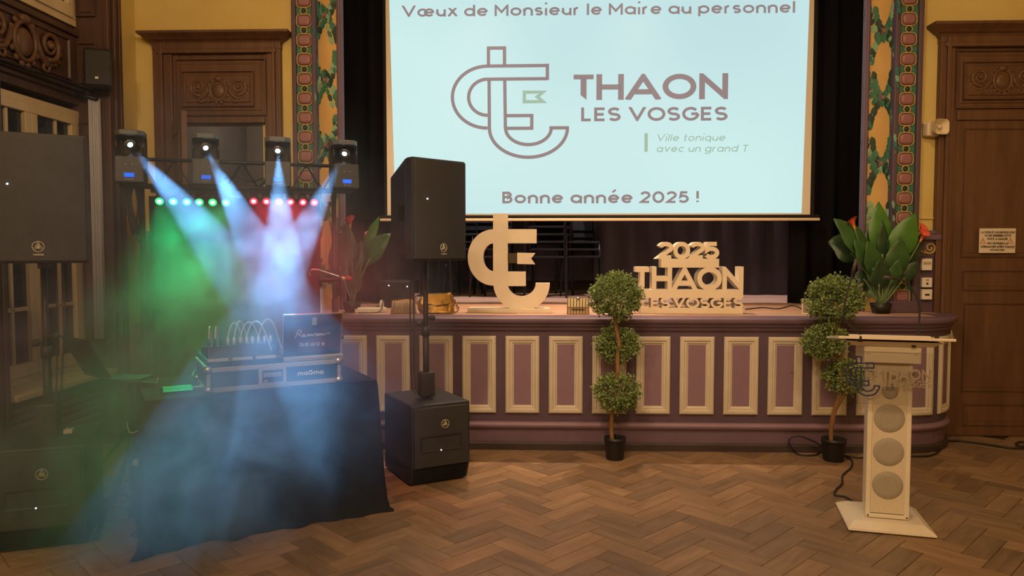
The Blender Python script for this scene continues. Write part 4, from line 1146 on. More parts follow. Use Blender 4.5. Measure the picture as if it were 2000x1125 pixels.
def subwoofer(label, loc, rz):
    t = thing('subwoofer', label, 'speaker', loc, rz)
    f = -BD / 2; w_ = BW / 2
    MB().hexa([(-w_, f, .12), (w_, f, .12), (w_, f, BH), (-w_, f, BH)], [(-w_, -f, .01), (w_, -f, .01), (w_, -f, BH), (-w_, -f, BH)]).hexa([(-w_, f + .045, .01), (w_, f + .045, .01), (w_, f, .14), (-w_, f, .14)], [(-w_, -f, .01), (w_, -f, .01), (w_, -f, .14), (-w_, -f, .14)]).build('cabinet', m_blackp, t, bevel=.012)
    gp = MB().box(-w_ + .015, w_ - .015, f - .014, f + .004, .13, BH - .02).build('grille', m_grill, t, bevel=.005)
    b = MB(); b.rings([(-.15, .14, .235, .335, f - .015), (-.15, .14, .235, .335, f - .02), (-.14, .13, .245, .325, f - .016), (-.135, .125, .25, .32, f - .004)]); b.build('window_slot', m_blackp, gp)
    MB().lathe([(.005, 0), (.003, .008)], 10, (-.01, f - .014, .238), 'y').build('status_led', e_dot, t)
    MB().hexa([(-w_ + .02, f + .04, .02), (w_ - .02, f + .04, .02), (w_ - .02, f + .0, .115), (-w_ + .02, f + .0, .115)], [(-w_ + .02, f + .06, .02), (w_ - .02, f + .06, .02), (w_ - .02, f + .06, .115), (-w_ + .02, f + .06, .115)]).build('port', m_black, t, bevel=.004)
    fork_badge(t, .02, .41, f - .018, .027, False)
    for sx in (-1, 1):
        for sy in (-1, 1): MB().lathe([(.02, 0), (.02, .012)], 10, (sx * .15, sy * .19 + .03, 0)).build('foot', m_black, t)
    MB().lathe([(.035, BH), (.035, BH + .006)], 16, (0, .0, 0)).build('pole_socket', m_chrome, t)
    return t
def spole(label, loc, rz, h):
    t = thing('speaker_pole', label, 'stand', loc, rz)
    MB().tube([(0, 0, 0), (0, 0, h)], .0175, 12).build('upper_tube', m_blackm, t)
    MB().tube([(0, 0, 0), (0, 0, h * .48)], .022, 12).build('lower_tube', m_blackm, t)
    MB().cbox((0, 0, .09), (.1, .09, .17)).build('adapter_block', m_blackp, t, bevel=.01)
    for (z, sg) in ((h * .54, -1), (h * .58, 1)):
        MB().lathe([(.012, 0), (.012, .03), (.02, .034), (.02, .06), (.01, .066)], 10, (0, 0, 0), 'x').xf(Matrix.Translation((0, 0, z)) @ Matrix.Scale(sg, 4, (1, 0, 0))).build('knob', m_blackp, t)
    MB().tube([(0, 0, h * .45), (0, 0, h * .52)], .028, 12).build('collar', m_blackp, t)
    return t
# right pair
A_R = radians(30.6); fl_ = Vector((-.806, 4.778)); u_ = Vector((cos(A_R), sin(A_R))); v_ = Vector((-sin(A_R), cos(A_R)))
c_ = fl_ + u_ * BW / 2 + v_ * (BD / 2 - .045)
c_.x -= .035
subwoofer('black subwoofer on the parquet between draped table and topiary', (c_.x, c_.y, 0), A_R)
pp = at(832, 700, 5.02)
hp = 1.485 - BH - .008
spole('black pole rising from the subwoofer in front of the stage panels', (pp.x, 5.02, BH + .008), A_R, hp - .0)
speaker('black loudspeaker on pole standing in front of the projection screen', (pp.x - .022, 5.02, 1.487), radians(46))
# left pair
A_L = radians(22); c_ = Vector((-2.38, 3.785)) + Vector((-cos(A_L), -sin(A_L))) * BW / 2 + Vector((-sin(A_L), cos(A_L))) * (BD / 2 - .045)
subwoofer('black subwoofer on the parquet in front of the tall window', (c_.x, c_.y, 0), A_L)
pp = at(91, 700, 3.9)
spole('black pole rising from the subwoofer in front of the tall window', (pp.x, 3.9, BH + .008), A_L, hp)
speaker('large black loudspeaker on pole in front of the tall window', (pp.x, 3.9, 1.487), radians(29))
p = at(130, 831, 3.95)
t = thing('remote_box', 'small white box lying on top of the window subwoofer', 'box', (p.x + .0, 3.97, BH + .002), radians(20))
MB().box(-.022, .022, -.03, .03, 0, .022).build('case', m_white, t, bevel=.003); MB().box(-.012, .012, -.02, .02, .022, .024).build('label_field', MATS['faded_label'], t)
# speaker cables from the right pair
for (px, dx) in ((806, -.012), (812, .012)):
    a = at(px, 512, 5.12); b_ = at(px - 2, 745, 5.12)
    tag(MB().tube(spline([a, at(px - 4, 560, 5.14), at(px + dx * 60 - 4, 650, 5.12), b_, Vector((b_.x + .03, 5.1, BH + .012))]), .005, 6).build('speaker_cable', m_blackp), 'thin black cable hanging beside the pole of the speaker at the screen', 'cable', 'cables hanging beside the speaker pole')
for px in (108, 122):
    a = at(px, 518, 4.02)
    tag(MB().tube(spline([a, at(px + 4, 620, 4.02), at(px + (2 if px < 115 else -2), 760, 4.02), at(px - 2, 836, 4.0)]), .005, 6).build('speaker_cable', m_blackp), 'thin black cable hanging beside the pole of the speaker at the window', 'cable', 'cables hanging beside the window speaker pole')
# small wall speaker on the reveal
q = rect(163, 95, 215, 172, YR - .16)
t = thing('wall_speaker', 'small black wall speaker bracketed high on the walnut window reveal', 'speaker', ((q[0] + q[1]) / 2, YR - .12, q[2]), radians(18))
ww, hh = .205, q[3] - q[2]
b = MB().prism([(-ww / 2, -.07), (ww / 2, -.07), (ww * .36, .08), (-ww * .36, .08)], 0, hh, 'xy'); b.build('cabinet', M('wall_speaker_black', '#141415', .5), t, bevel=.022)
MB().box(-ww / 2 + .012, ww / 2 - .012, -.078, -.06, .014, hh - .014).build('grille', M('wall_grille_black', '#17171a', .6), t, bevel=.01)
MB().cbox((-.005, -.08, .07), (.022, .004, .016)).build('badge', m_logo, t)
MB().tube([(0, .06, .12), (0, .13, .12)], .018, 8).build('bracket', m_blackm, t)

# ------------------------------------------------------------------ curtain rod and white curtain by the window
tag(MB().tube([(-WN + .09, YN + .02, at(150, 176, YR).z), (-WN + .16, YR - .03, at(160, 181, YR).z)], .012, 8).tube([at(140, 180, YR - .08), at(190, 194, YR - .08)], .016, 8).build('curtain_rod', m_blackm), 'dark iron curtain rod under the carved panel', 'rod')
xa, xb = at(176, 400, YR - .07).x, at(197, 400, YR - .07).x
cu = MB(); fr = [(xa + (xb - xa) * k / 24, YR - .06 + .022 * sin(k * 1.35)) for k in range(25)]
cu.prism(fr + [(p_[0], p_[1] + .006) for p_ in reversed(fr)], at(190, 662, YR - .07).z, at(185, 192, YR - .07).z, 'xy', 0, True)
tag(cu.build('window_curtain', M('white_voile', '#c9c9d2', .8, col2='#b8b9c4', scale=(10, 10, 3))), 'narrow white curtain gathered beside the walnut window reveal', 'curtain')

# ------------------------------------------------------------------ lighting truss
TA, TB = at(256, 330, 4.9), at(672, 340, 5.4)
TZ0 = 2.005
tdir = Vector((TB.x - TA.x, TB.y - TA.y, 0)); TL = tdir.length; A_T = atan2(tdir.y, tdir.x)
TC = Vector(((TA.x + TB.x) / 2, (TA.y + TB.y) / 2, 0))
tr = thing('lighting_truss', 'black lattice truss on two stands carrying four scanner lights', 'truss', (TC.x, TC.y, 0), A_T)
L2 = TL / 2 + .06; zlo, zhi = 1.985, 2.165
for (y_, z_) in ((-.08, zlo), (.08, zlo), (.0, zhi)): MB().tube([(-L2, y_, z_), (L2, y_, z_)], .0125, 8).build('chord', m_blackm, tr)
n = 14
for k in range(n):
    xa, xb = -L2 + 2 * L2 * k / n, -L2 + 2 * L2 * (k + 1) / n
    for y_ in (-.08, .08):
        MB().tube([(xa, y_ if k % 2 == 0 else 0, zlo if k % 2 == 0 else zhi), (xb, 0 if k % 2 == 0 else y_, zhi if k % 2 == 0 else zlo)], .005, 6).build('lattice_rod', m_blackm, tr)
def gx(px, py=386): # local x along the truss for a picture column
    best = None
    for k in range(401):
        s = -1.2 + 2.4 * k / 400; P_ = Vector((TC.x + cos(A_T) * s, TC.y + sin(A_T) * s, 0))
        Xp = at(px, py, P_.y).x
        if best is None or abs(Xp - P_.x) < best[0]: best = (abs(Xp - P_.x), s)
    return best[1]
for (px, lab) in ((277, 0), (652, 1)):
    x_ = gx(px)
    st_ = MB().tube([(x_, 0, .25), (x_, 0, 1.97)], .0175, 10).tube([(x_, 0, .12), (x_, 0, 1.2)], .024, 10).build('stand_pole', m_blackm, tr)
    for z_ in (.92, 1.05, 1.68): MB().lathe([(.012, 0), (.012, .035), (.018, .04), (.016, .058)], 10, (x_ - .06 if lab == 0 else x_, 0, z_), 'x').build('knob', m_blackp, st_)
    for k in range(3):
        a = k * 2 * pi / 3 + .5; MB().tube([(x_, 0, .5), (x_ + .42 * cos(a), .42 * sin(a), .02)], .013, 8).build('stand_leg', m_blackm, st_)
# cables looped along the truss
for (xa, xb, sag, zz) in ((gx(285), gx(380), .06, 2.0), (gx(415), gx(520), .05, 2.02), (gx(440), gx(515), .02, 2.05)):
    MB().tube(spline([(xa, -.04, zz), ((xa * 2 + xb) / 3, -.1, zz - sag + .03), ((xa + xb * 2) / 3, -.09, zz - sag), (xb, -.03, zz + .01)]), .006, 6).build('cable_loop', m_blackp, tr)
cb = MB(); r_ = random.Random(9)
for k in range(5):
    x_ = gx(246) + r_.uniform(-.03, .05); cb.tube(spline([(x_, .02, 2.0), (x_ + r_.uniform(-.03, .03), .05, 1.85), (x_ + .04 + r_.uniform(-.02, .03), .05, 1.66), (x_ + .06, .03, 1.85), (x_ + .05, .0, 1.98)]), .008, 6)
cb.build('cable_bundle', m_blackp, tr)
# scanner lights
m_smoke = M('smoked_cover', '#15171a', .15); e_beam = emis('scanner_lens_glow', '#bfe4ff', 14.); e_lcd = emis('blue_display', '#2f74ff', 1.1)
m_scan = M('scanner_grey', '#3a3c40', .45, col2='#323438', scale=(20, 20, 20)); m_cap = M('scanner_cap', '#5a6068', .45)
labs = ['scanner light on the truss end beside the walnut pilaster', 'scanner light on the truss in front of the open doorway', 'scanner light on the truss between doorway and painted border', 'scanner light on the truss end beside black stage curtain']
spots = []
SC = [(256, 280, (.22, 2.5, 0.0)), (401, 290, (-.15, 2.45, 0.0)), (543, 296, (-.8, 2.35, 0.)), (671, 302, (-1.62, 2.45, 0.))]
for i, (px, py, tgt) in enumerate(SC):
    s = gx(px, py); bx, by = TC.x + cos(A_T) * s, TC.y + sin(A_T) * s
    t = thing('scanner_light', labs[i], 'stage light', (bx, by, 0), A_T + (0, .06, -.05, .12)[i], group='scanner lights on the truss')
    z0 = 2.0; hw = .088
    MB().hexa([(-hw, -.1, z0), (hw, -.1, z0), (hw, .1, z0), (-hw, .1, z0)], [(-hw, -.09, z0 + .175), (hw, -.09, z0 + .175), (hw, .1, z0 + .175), (-hw, .1, z0 + .175)]).build('base_housing', m_scan, t, bevel=.008)
    dp = MB().box(-.03, .03, -.107, -.099, z0 + .035, z0 + .062).build('display', e_lcd, t)
    for k in range(4): MB().lathe([(.004, 0), (.003, .004)], 8, (-.02 + k * .0135, -.101, z0 + .022), 'y').build('button', m_logo, t)
    for sx in (-1, 1): MB().lathe([(.004, 0), (.003, .004)], 8, (sx * .02, -.0955, z0 + .12), 'y').build('screw', m_logo, t)
    oc = [(-hw, -.05), (-hw * .6, -.1), (hw * .6, -.1), (hw, -.05), (hw, .09), (-hw, .09)]
    MB().prism(oc, z0 + .31, z0 + .345, 'xy').build('top_cap', m_cap, t, bevel=.006)
    MB().prism([(-hw, .02), (-hw * .95, .02), (-hw * .95, .085), (hw * .95, .085), (hw * .95, .02), (hw, .02), (hw, .092), (-hw, .092)], z0 + .175, z0 + .31, 'xy').build('rear_shell', m_smoke, t)
    for sx in (-1, 1):
        MB().tube([(sx * hw * .92, -.045, z0 + .175), (sx * hw * .92, -.045, z0 + .312)], .006, 6).build('cage_post', m_smoke, t)
    hd = Vector((0, -.03, z0 + .255))
    mo = MB().tube([(0, -.01, z0 + .31), (0, -.01, z0 + .275)], .014, 10).cbox((0, -.012, z0 + .285), (.035, .03, .02)); mo.build('motor', m_leg, t)
    # tilted mirror disc and glowing lens
    R_ = Matrix.Rotation(-A_T, 3, 'Z')
    wpos = Vector((bx, by, 0)) + Matrix.Rotation(A_T, 3, 'Z') @ hd
    dirw = (Vector(tgt) - wpos).normalized(); dl_ = R_ @ dirw
    m4 = Matrix.Translation(hd) @ dl_.to_track_quat('Z', 'Y').to_matrix().to_4x4()
    MB().lathe([(.034, -.004), (.037, .0), (.034, .003)], 20).xf(m4).build('mirror', m_chrome, t)
    MB().lathe([(.017, .003), (.012, .007)], 16).xf(m4).build('lens', e_beam, t)
    spots.append((wpos + dirw * .045, dirw, t))
    MB().lathe([(.05, z0 + .176), (.05, z0 + .186), (.03, z0 + .196)], 16, (0, -.0, 0)).build('lower_lens_ring', m_leg, t)
# LED bars under the truss
GREEN = [313, 340, 366, 391, 417, 442]; REDS = [495, 519, 544, 567, 590, 612]
bars = []
for (cols, nm, lab, hexc, lc) in ((GREEN, 'led_bar', 'black bar of six glowing green lamps under the truss', '#30f088', (.0, 1, .3)), (REDS, 'led_bar', 'black bar of six glowing red lamps under the truss', '#ff3050', (1, .02, .07))):
    xs_ = [gx(c) for c in cols]; xm = (xs_[0] + xs_[-1]) / 2
    t = thing(nm, lab, 'stage light', (TC.x + cos(A_T) * xm, TC.y + sin(A_T) * xm, 0), A_T)
    zl = at(cols[2], 388, TC.y + sin(A_T) * xm - .09).z
    hwid = (xs_[-1] - xs_[0]) / 2 + .06
    MB().box(-hwid, hwid, -.02, .02, zl + .04, zl + .07).build('rail', m_blackp, t, bevel=.004)
    MB().tube([(-hwid * .6, 0, zl + .07), (-hwid * .6, 0, 1.985)], .008, 6).tube([(hwid * .6, 0, zl + .07), (hwid * .6, 0, 1.985)], .008, 6).build('hanger', m_blackm, t)
    e_l = emis('led_' + hexc[1:], hexc, 2.4); e_c = emis('led_core_' + hexc[1:], '#ffffff', 2.)
    for x_ in xs_:
        lamp = MB().lathe([(.026, -.03), (.034, .0), (.034, .045)], 14, (0, 0, 0), 'y').lathe([(.03, -.05), (.026, -.03)], 12, (0, 0, 0), 'y')
        o = lamp.build('lamp', m_blackp, t, (x_ - xm, -.035, zl), rot=(radians(28), 0, 0))
        MB().lathe([(.027, .0455), (.022, .048)], 16, (0, 0, 0), 'y').build('lens_halo', e_l, o)  # coloured halo around the white core, painted as a glowing disc
        MB().lathe([(.015, .048), (.012, .051)], 14, (0, 0, 0), 'y').build('lens', e_c, o)
    bars.append((t, zl, hwid, lc))
# black drop cloth hanging between the stands
dx0, dx1 = gx(287, 500), gx(628, 500)
b = MB(); nn = 70; r_ = random.Random(8); ph = 0; fr = []
for k in range(nn + 1):
    ph += r_.uniform(.35, .75); fr.append((dx0 + (dx1 - dx0) * k / nn, .13 + .018 * sin(ph)))
b.prism(fr + [(p_[0], p_[1] + .008) for p_ in reversed(fr)], .02, 1.93, 'xy', 0, True)
o = b.build('drop_cloth', m_black, None, (TC.x, TC.y, 0), A_T); tag(o, 'black drop cloth hanging behind the draped table under the truss', 'curtain')

# ------------------------------------------------------------------ draped table
A_D = radians(31.9); U = Vector((cos(A_D), sin(A_D), 0)); Vv = Vector((-sin(A_D), cos(A_D), 0))
P0 = Vector((-2.0, 3.70, 0)); TWD, TDP, THT = 1.22, .72, .785
tb = thing('draped_table', 'long table covered to the floor by a black cloth under the smoke', 'table', tuple(P0), A_D)
MB().box(.02, TWD - .02, .02, TDP - .02, THT - .03, THT - .006).build('table_top', m_blackp, tb)
for xx in (.08, TWD - .08):
    for yy in (.08, TDP - .08): MB().tube([(xx, yy, 0), (xx, yy, THT - .03)], .014, 8).build('leg', m_blackm, tb)
def dpt(x, y, z=0.): return P0 + U * x + Vv * y + Vector((0, 0, z))
cl = MB(); per = []
def add_side(a, b_, n):
    for k in range(n): per.append((a[0] + (b_[0] - a[0]) * k / n, a[1] + (b_[1] - a[1]) * k / n))
add_side((0, 0), (TWD, 0), 48); add_side((TWD, 0), (TWD, TDP), 28); add_side((TWD, TDP), (0, TDP), 48); add_side((0, TDP), (0, 0), 28)
npt = len(per); rowsz = [THT, THT - .03, .6, .4, .2, .08, .02, .004]
r_ = random.Random(2)
for ri, z in enumerate(rowsz):
    t_ = ri / (len(rowsz) - 1)
    for k, (x, y) in enumerate(per):
        nx = (-1 if x <= 0 else (1 if x >= TWD else 0)); ny = (-1 if y <= 0 else (1 if y >= TDP else 0))
        dc = min(abs(x) + abs(y), abs(TWD - x) + abs(y), abs(x) + abs(TDP - y), abs(TWD - x) + abs(TDP - y))
        corner = exp(-(dc / .1) ** 2)
        fold = (.012 * sin(k * .9) + .01 * sin(k * .37 + 1)) * t_
        out = .008 + .02 * t_ + fold + corner * .09 * t_ ** 1.3
        if corner > .3: nx = -1 if x < TWD / 2 else 1; ny = -1 if y < TDP / 2 else 1
        if ri == len(rowsz) - 1: out += .02 + .02 * sin(k * .5)
        ln = sqrt(nx * nx + ny * ny) or 1
        cl.v.append((x + nx / ln * out, y + ny / ln * out, z + (.006 * sin(k * 1.7) if 0 < ri < 6 else 0)))
for ri in range(len(rowsz) - 1):
    for k in range(npt):
        k2 = (k + 1) % npt; cl.f.append([ri * npt + k, ri * npt + k2, (ri + 1) * npt + k2, (ri + 1) * npt + k]); cl.m.append(0); cl.s.append(True)
cl.f.append(list(range(npt))); cl.m.append(0); cl.s.append(False)
m_cloth = M('black_tablecloth', '#26262b', .9, col2='#1c1c21', scale=(5, 5, 5), spec=.2)
cl.build('tablecloth', m_cloth, tb)
# ------------------------------------------------------------------ gear on the draped table
TOP = THT + .003
ca_ = atz(404, 769, TOP); cb_ = atz(666, 746, TOP)
cd = Vector((cb_.x - ca_.x, cb_.y - ca_.y, 0)); CW = cd.length; A_C = atan2(cd.y, cd.x)
m_alu = M('brushed_aluminium', '#b4b0a8', .45, metal=.35, col2='#a19d96', scale=(4, 30, 30)); m_case = M('case_black_laminate', '#202328', .4, col2='#1a1c20', scale=(20, 20, 20))
CH, CD_ = .135, .5
fc_ = thing('flight_case', 'black flight case with silver edges and latch on the draped table', 'case', (ca_.x, ca_.y, TOP), A_C)
MB().box(.006, CW - .006, .006, CD_, .006, CH - .006).build('body', m_case, fc_)
for (z_, nm) in ((0, 'edge_rail'), (CH - .026, 'edge_rail')): MB().box(0, CW, 0, .02, z_, z_ + .026).build(nm, m_alu, fc_, bevel=.003)
for x_ in (0, CW - .02):
    MB().box(x_, x_ + .02, 0, .02, .026, CH - .026).build('edge_rail', m_alu, fc_, bevel=.003)
    MB().box(x_, x_ + .02, .02, CD_, CH - .02, CH).box(x_, x_ + .02, .02, CD_, 0, .02).build('edge_rail', m_alu, fc_, bevel=.003)
    for z_ in (.012, CH - .012):
        MB().ell((x_ + .01, .012, z_), (.026, .024, .026), 14, 8).build('ball_corner', m_chrome, fc_)
b = MB(); lx = CW * .47
b.prism([(lx + p_[0], CH / 2 + p_[1]) for p_ in rsq(.15, .11, .018)], -.004, .008); lt_ = b.build('latch_plate', m_alu, fc_)
MB().box(lx - .055, lx + .055, -.007, .0, CH / 2 - .034, CH / 2 + .034).build('latch_recess', m_case, lt_)
MB().box(lx - .05, lx + .05, -.014, -.004, CH / 2 - .004, CH / 2 + .02).lathe([(.012, 0), (.012, .008)], 10, (lx - .04, -.006, CH / 2 - .026), 'y').build('latch', m_chrome, lt_, bevel=.002)
text_mesh(MB(), 'maGma', CW * .66, CW * .86, CH * .42, .027, -.0012 + .006, t=.24, gap=.1).build('lettering', M('print_white', '#d8d8d8', .6), fc_, (0, -.002, 0))
# sliding shelf and mixer standing on the case
m_strip = M('light_grey_edge', '#b9b2a4', .5)
def cpt(x, y, z): return Vector((ca_.x, ca_.y, TOP)) + Vector((cos(A_C) * x - sin(A_C) * y, sin(A_C) * x + cos(A_C) * y, z))
mxr = thing('dj_mixer', 'black audio mixer with cables plugged along its back on the flight case', 'mixer', tuple(cpt(0, 0, CH + .001)), A_C)
MB().box(.01, CW * .56, .02, CD_ - .03, .0, .032).build('chassis', m_case, mxr, bevel=.004)
for k in range(3): MB().box(.01 + k * .125, .01 + k * .125 + .105, .012, .02, .03, .046).build('front_strip', m_strip, mxr)
MB().hexa([(.02, .1, .032), (CW * .55, .1, .032), (CW * .55, .4, .032), (.02, .4, .032)], [(.02, .14, .1), (CW * .55, .14, .1), (CW * .55, .38, .07), (.02, .38, .07)]).build('mixing_desk', m_case, mxr, bevel=.004)
r_ = random.Random(21)
m_wht = M('plug_white', '#cfd6d6', .4); jx = []
for k in range(11):
    x_ = .035 + k * (CW * .5) / 11 * 1.0
    MB().lathe([(.008, 0), (.008, .025), (.005, .04)], 10, (x_, .16, .1)).build('plug', m_wht if k > 2 else m_gmid, mxr); jx.append(x_)
for k in range(6): MB().box(.03 + k * .05, .06 + k * .05, .135, .139, .078, .09).build('channel_label', m_strip, mxr)
for k in range(14): MB().lathe([(.007, .032), (.006, .046)], 8, (.04 + (k % 7) * .042, .05 + (k // 7) * .028, 0)).build('knob', m_leg, mxr)
m_cabw = M('pale_cable', '#b9c9cb', .4)
for k, (i, j, hh, yy) in enumerate(((0, 1, .09, .3), (1, 2, .085, .3), (3, 6, .12, .2), (4, 7, .13, .25), (5, 9, .12, .2), (6, 10, .13, .12), (8, 12, .14, .16))):
    xa = jx[i]; xb = jx[j] if j < len(jx) else CW * .6
    a = cpt(xa, .16, CH + .14); c = cpt(xb, yy, CH + (.05 if j < len(jx) else -.0 + .03))
    mid = (a + c) / 2; mid.z = a.z + hh * .7
    tag(MB().tube(spline([a, Vector((a.x * .75 + c.x * .25, a.y * .75 + c.y * .25, a.z + hh * .62)), Vector((a.x * .4 + c.x * .6, a.y * .4 + c.y * .6, a.z + hh * .5)), c], 8), .0042, 6).build('audio_cable', m_cabw), 'pale audio cable arching from the mixer on the flight case', 'cable', 'audio cables arching from the mixer')
# laptop on the case
lpa = cpt(CW * .565, .06, CH + .034); LWD = CW * .455
lap = thing('laptop', 'open laptop with printed lid standing on the flight case', 'laptop', tuple(lpa), A_C)
MB().box(-.02, LWD + .01, -.02, .26, -.033, -.012).box(-.02, LWD + .01, -.026, -.02, -.02, -.006).build('riser', m_strip, lap)
MB().box(0, LWD, .0, .23, -.012, .004).build('base', m_leg, lap, bevel=.003)
lidh = .235
m_lid = M('laptop_lid_print', '#22252e', .22, col2='#6b3330', scale=(9, 9, 9), detail=2)
ldo = MB().box(0, LWD, -.004, .004, 0, lidh).build('lid', m_lid, lap, (0, .002, .004), rot=(radians(12), 0, 0), bevel=.003)
MB().box(0, LWD, -.0045, .0045, lidh - .004, lidh + .003).box(-.003, .001, -.0045, .0045, 0, lidh).box(LWD - .001, LWD + .003, -.0045, .0045, 0, lidh).build('lid_edge', m_alu, ldo)
m_pr = M('lid_print_white', '#e3dede', .5)
SCR = [(.0, .2), (.06, .75), (.1, .9), (.16, .85), (.15, .65), (.08, .52), (.14, .4), (.22, .3), (.27, .42), (.24, .55), (.21, .4), (.27, .3), (.33, .34), (.36, .5), (.37, .32), (.41, .5), (.44, .32), (.47, .5), (.5, .33), (.56, .5), (.61, .5), (.58, .33), (.63, .36), (.66, .5), (.66, .32), (.71, .5), (.72, .33), (.77, .5), (.8, .33), (.88, .45), (1.0, .5)]
b = MB(); sp_ = spline([(LWD * .2 + p_[0] * LWD * .6, -.006, lidh * .36 + p_[1] * lidh * .28) for p_ in SCR], 4)
for q_ in stroke_quads([(p_.x, p_.z) for p_ in sp_], .0035): b.add([(u, -.006, v) for u, v in q_], [(0, 1, 2, 3)])
b.build('script_print', m_pr, ldo)
text_mesh(MB(), '06 85 68 92 18', LWD * .27, LWD * .7, lidh * .2, lidh * .09, -.006, t=.16, gap=.14, space=.4).build('number_print', m_pr, ldo)
MB().box(LWD * .48, LWD * .56, -.0055, -.004, lidh * .72, lidh * .92).build('top_print', M('print_grey', '#a29a98', .6), ldo)
MB().box(LWD * .2, LWD * .7, -.0052, -.004, lidh * .325, lidh * .34).build('underline_print', M('print_red', '#9c4640', .6), ldo)
# other gear on the table
p = atz(342, 766, TOP)
lt_ = thing('green_lit_box', 'small black box with green lit edge lying beside the flight case', 'light', (p.x, p.y + .03, TOP), A_D)
MB().box(-.075, .075, -.02, .05, 0, .022).build('housing', m_blackp, lt_, bevel=.003)
MB().box(-.075, .072, -.026, -.019, .004, .02).box(-.073, .07, -.02, .045, .0215, .024).build('green_sheen', emis('green_reflection', '#12c86c', 1.3), lt_)  # green LED reflection on the box, painted as emission
MB().lathe([(.006, .075), (.006, .11), (.009, .115), (.009, .13)], 8, (0, .01, .012), 'x').build('plug', m_wht, lt_)
for (px, py, L_, rz_, lab) in ((385, 735, .16, 1.2, 'black metal clamp arm lying on the cloth beside the flight case'), (398, 712, .12, .8, 'short black cable coil lying at the end of the flight case')):
    p = atz(px, py, TOP + .03)
    t = thing('clamp_arm', lab, 'clamp', (p.x, p.y, TOP), A_D + rz_)
    MB().tube([(0, 0, .02), (L_, 0, .035)], .016, 10).build('rod', m_leg, t); MB().ell((0, 0, .022), (.024, .022, .022), 10, 6).build('joint', m_chrome, t)
    MB().tube(spline([(L_, 0, .035), (L_ + .03, .03, .06), (L_ + .0, .06, .03), (L_ - .06, .05, .012)]), .006, 6).build('cord', m_gmid, t)
# microphone on boom stand behind the table
p = at(627, 560, 4.85)
ms = thing('microphone_stand', 'boom microphone stand with red ringed microphone behind the laptop', 'microphone', (p.x, 4.85, 0), 0)
zt_ = p.z
MB().tube([(0, 0, .03), (0, 0, zt_)], .009, 8).build('pole', m_chrome, ms)
for k in range(3):
    a = k * 2 * pi / 3 + .9; MB().tube([(0, 0, .12), (.24 * cos(a), .24 * sin(a), .012)], .009, 6).build('leg', m_blackm, ms)
a0 = at(606, 540, 4.85); a1 = at(606, 530, 4.85); a2 = at(620, 527, 4.85); a3 = at(665, 541, 4.85); a4 = at(686, 545, 4.85)
rel = lambda v: (v.x - p.x, v.y - 4.85, v.z)
MB().tube(spline([rel(a0), rel(a1), rel(a2), rel(a3)]), .006, 6).build('boom', m_chrome, ms)
MB().tube([(0, 0, zt_), (-.005, 0, rel(at(625, 535, 4.85))[2])], .011, 8).build('clutch', m_blackp, ms)
mc = MB().tube([rel(at(622, 549, 4.85)), rel(at(668, 545, 4.85))], .012, 10).build('microphone_body', m_blackp, ms)
MB().tube([rel(at(668, 545, 4.85)), rel(at(676, 544, 4.85))], .016, 10).build('ring', M('ring_silver', '#c8b8a0', .3, metal=.6), mc)
MB().tube([rel(at(678, 544, 4.85)), rel(at(687, 544.5, 4.85))], [.017, .013], 10).build('microphone_head', M('red_windscreen', '#c43a30', .6), mc)

# ------------------------------------------------------------------ laptop on tripod left of the table
ZL = .86; lc = at(190, 738, 4.02); hx = Vector((.8, -.6, 0)); bx_ = Vector((.6, .8, 0)); A_H = atan2(hx.y, hx.x)
st_ = thing('laptop_tripod', 'black tripod stand under the laptop between window subwoofer and draped table', 'stand', (lc.x + .13, lc.y + .1, 0), 0)
MB().tube([(0, 0, .22), (0, 0, ZL - .03)], .014, 10).tube([(0, 0, .18), (0, 0, .5)], .02, 10).build('pole', m_blackm, st_)
MB().cbox((-.0, 0, ZL - .03), (.2, .16, .012)).build('tray', m_blackp, st_)
ft = atz(188, 1056, 0)
legs = [(ft.x - st_.location.x, ft.y - st_.location.y)]
an = atan2(legs[0][1], legs[0][0]); Rr = hypot(*legs[0]); Rr = min(Rr, .55)
for k in range(3):
    a = an + k * 2 * pi / 3; MB().tube([(.02 * cos(a), .02 * sin(a), .42), (Rr * cos(a), Rr * sin(a), .02)], [.012, .014], 8).build('leg', m_blackm, st_)
    MB().tube([(Rr * .97 * cos(a), Rr * .97 * sin(a), .036), (Rr * 1.03 * cos(a), Rr * 1.03 * sin(a), .012)], .02, 8).build('rubber_foot', m_blackp, st_)
MB().lathe([(.02, .0), (.02, .04)], 10, (.02, 0, .46), 'x').lathe([(.02, .0), (.02, .04)], 10, (.02, 0, .66), 'x').build('knob', m_blackp, st_)
l2 = thing('laptop', 'black laptop opened on tripod stand seen from behind its lid', 'laptop', (lc.x, lc.y, ZL), A_H)
l2b = MB().box(-.18, .18, 0, .25, -.012, .004).build('base', m_blackp, l2, rot=(radians(-14), 0, 0), bevel=.003)
MB().box(-.16, .16, .04, .14, .004, .006).build('keyboard', m_leg, l2b)
MB().box(-.18, .18, -.004, .004, 0, .245).build('lid', m_blackp, l2, (0, 0, .004), rot=(radians(28), 0, 0), bevel=.003)
pa = at(309, 737, 4.2); pts = [pa, at(305, 752, 4.18), at(303, 772, 4.15), at(290, 800, 4.12), at(285, 812, 4.1), at(288, 826, 4.1), at(272, 840, 4.1), at(254, 845, 4.1), at(248, 826, 4.1)]
tag(MB().tube(spline(pts), .0035, 6).build('charging_cable', m_white), 'white charging cable dangling from the tripod laptop', 'cable')
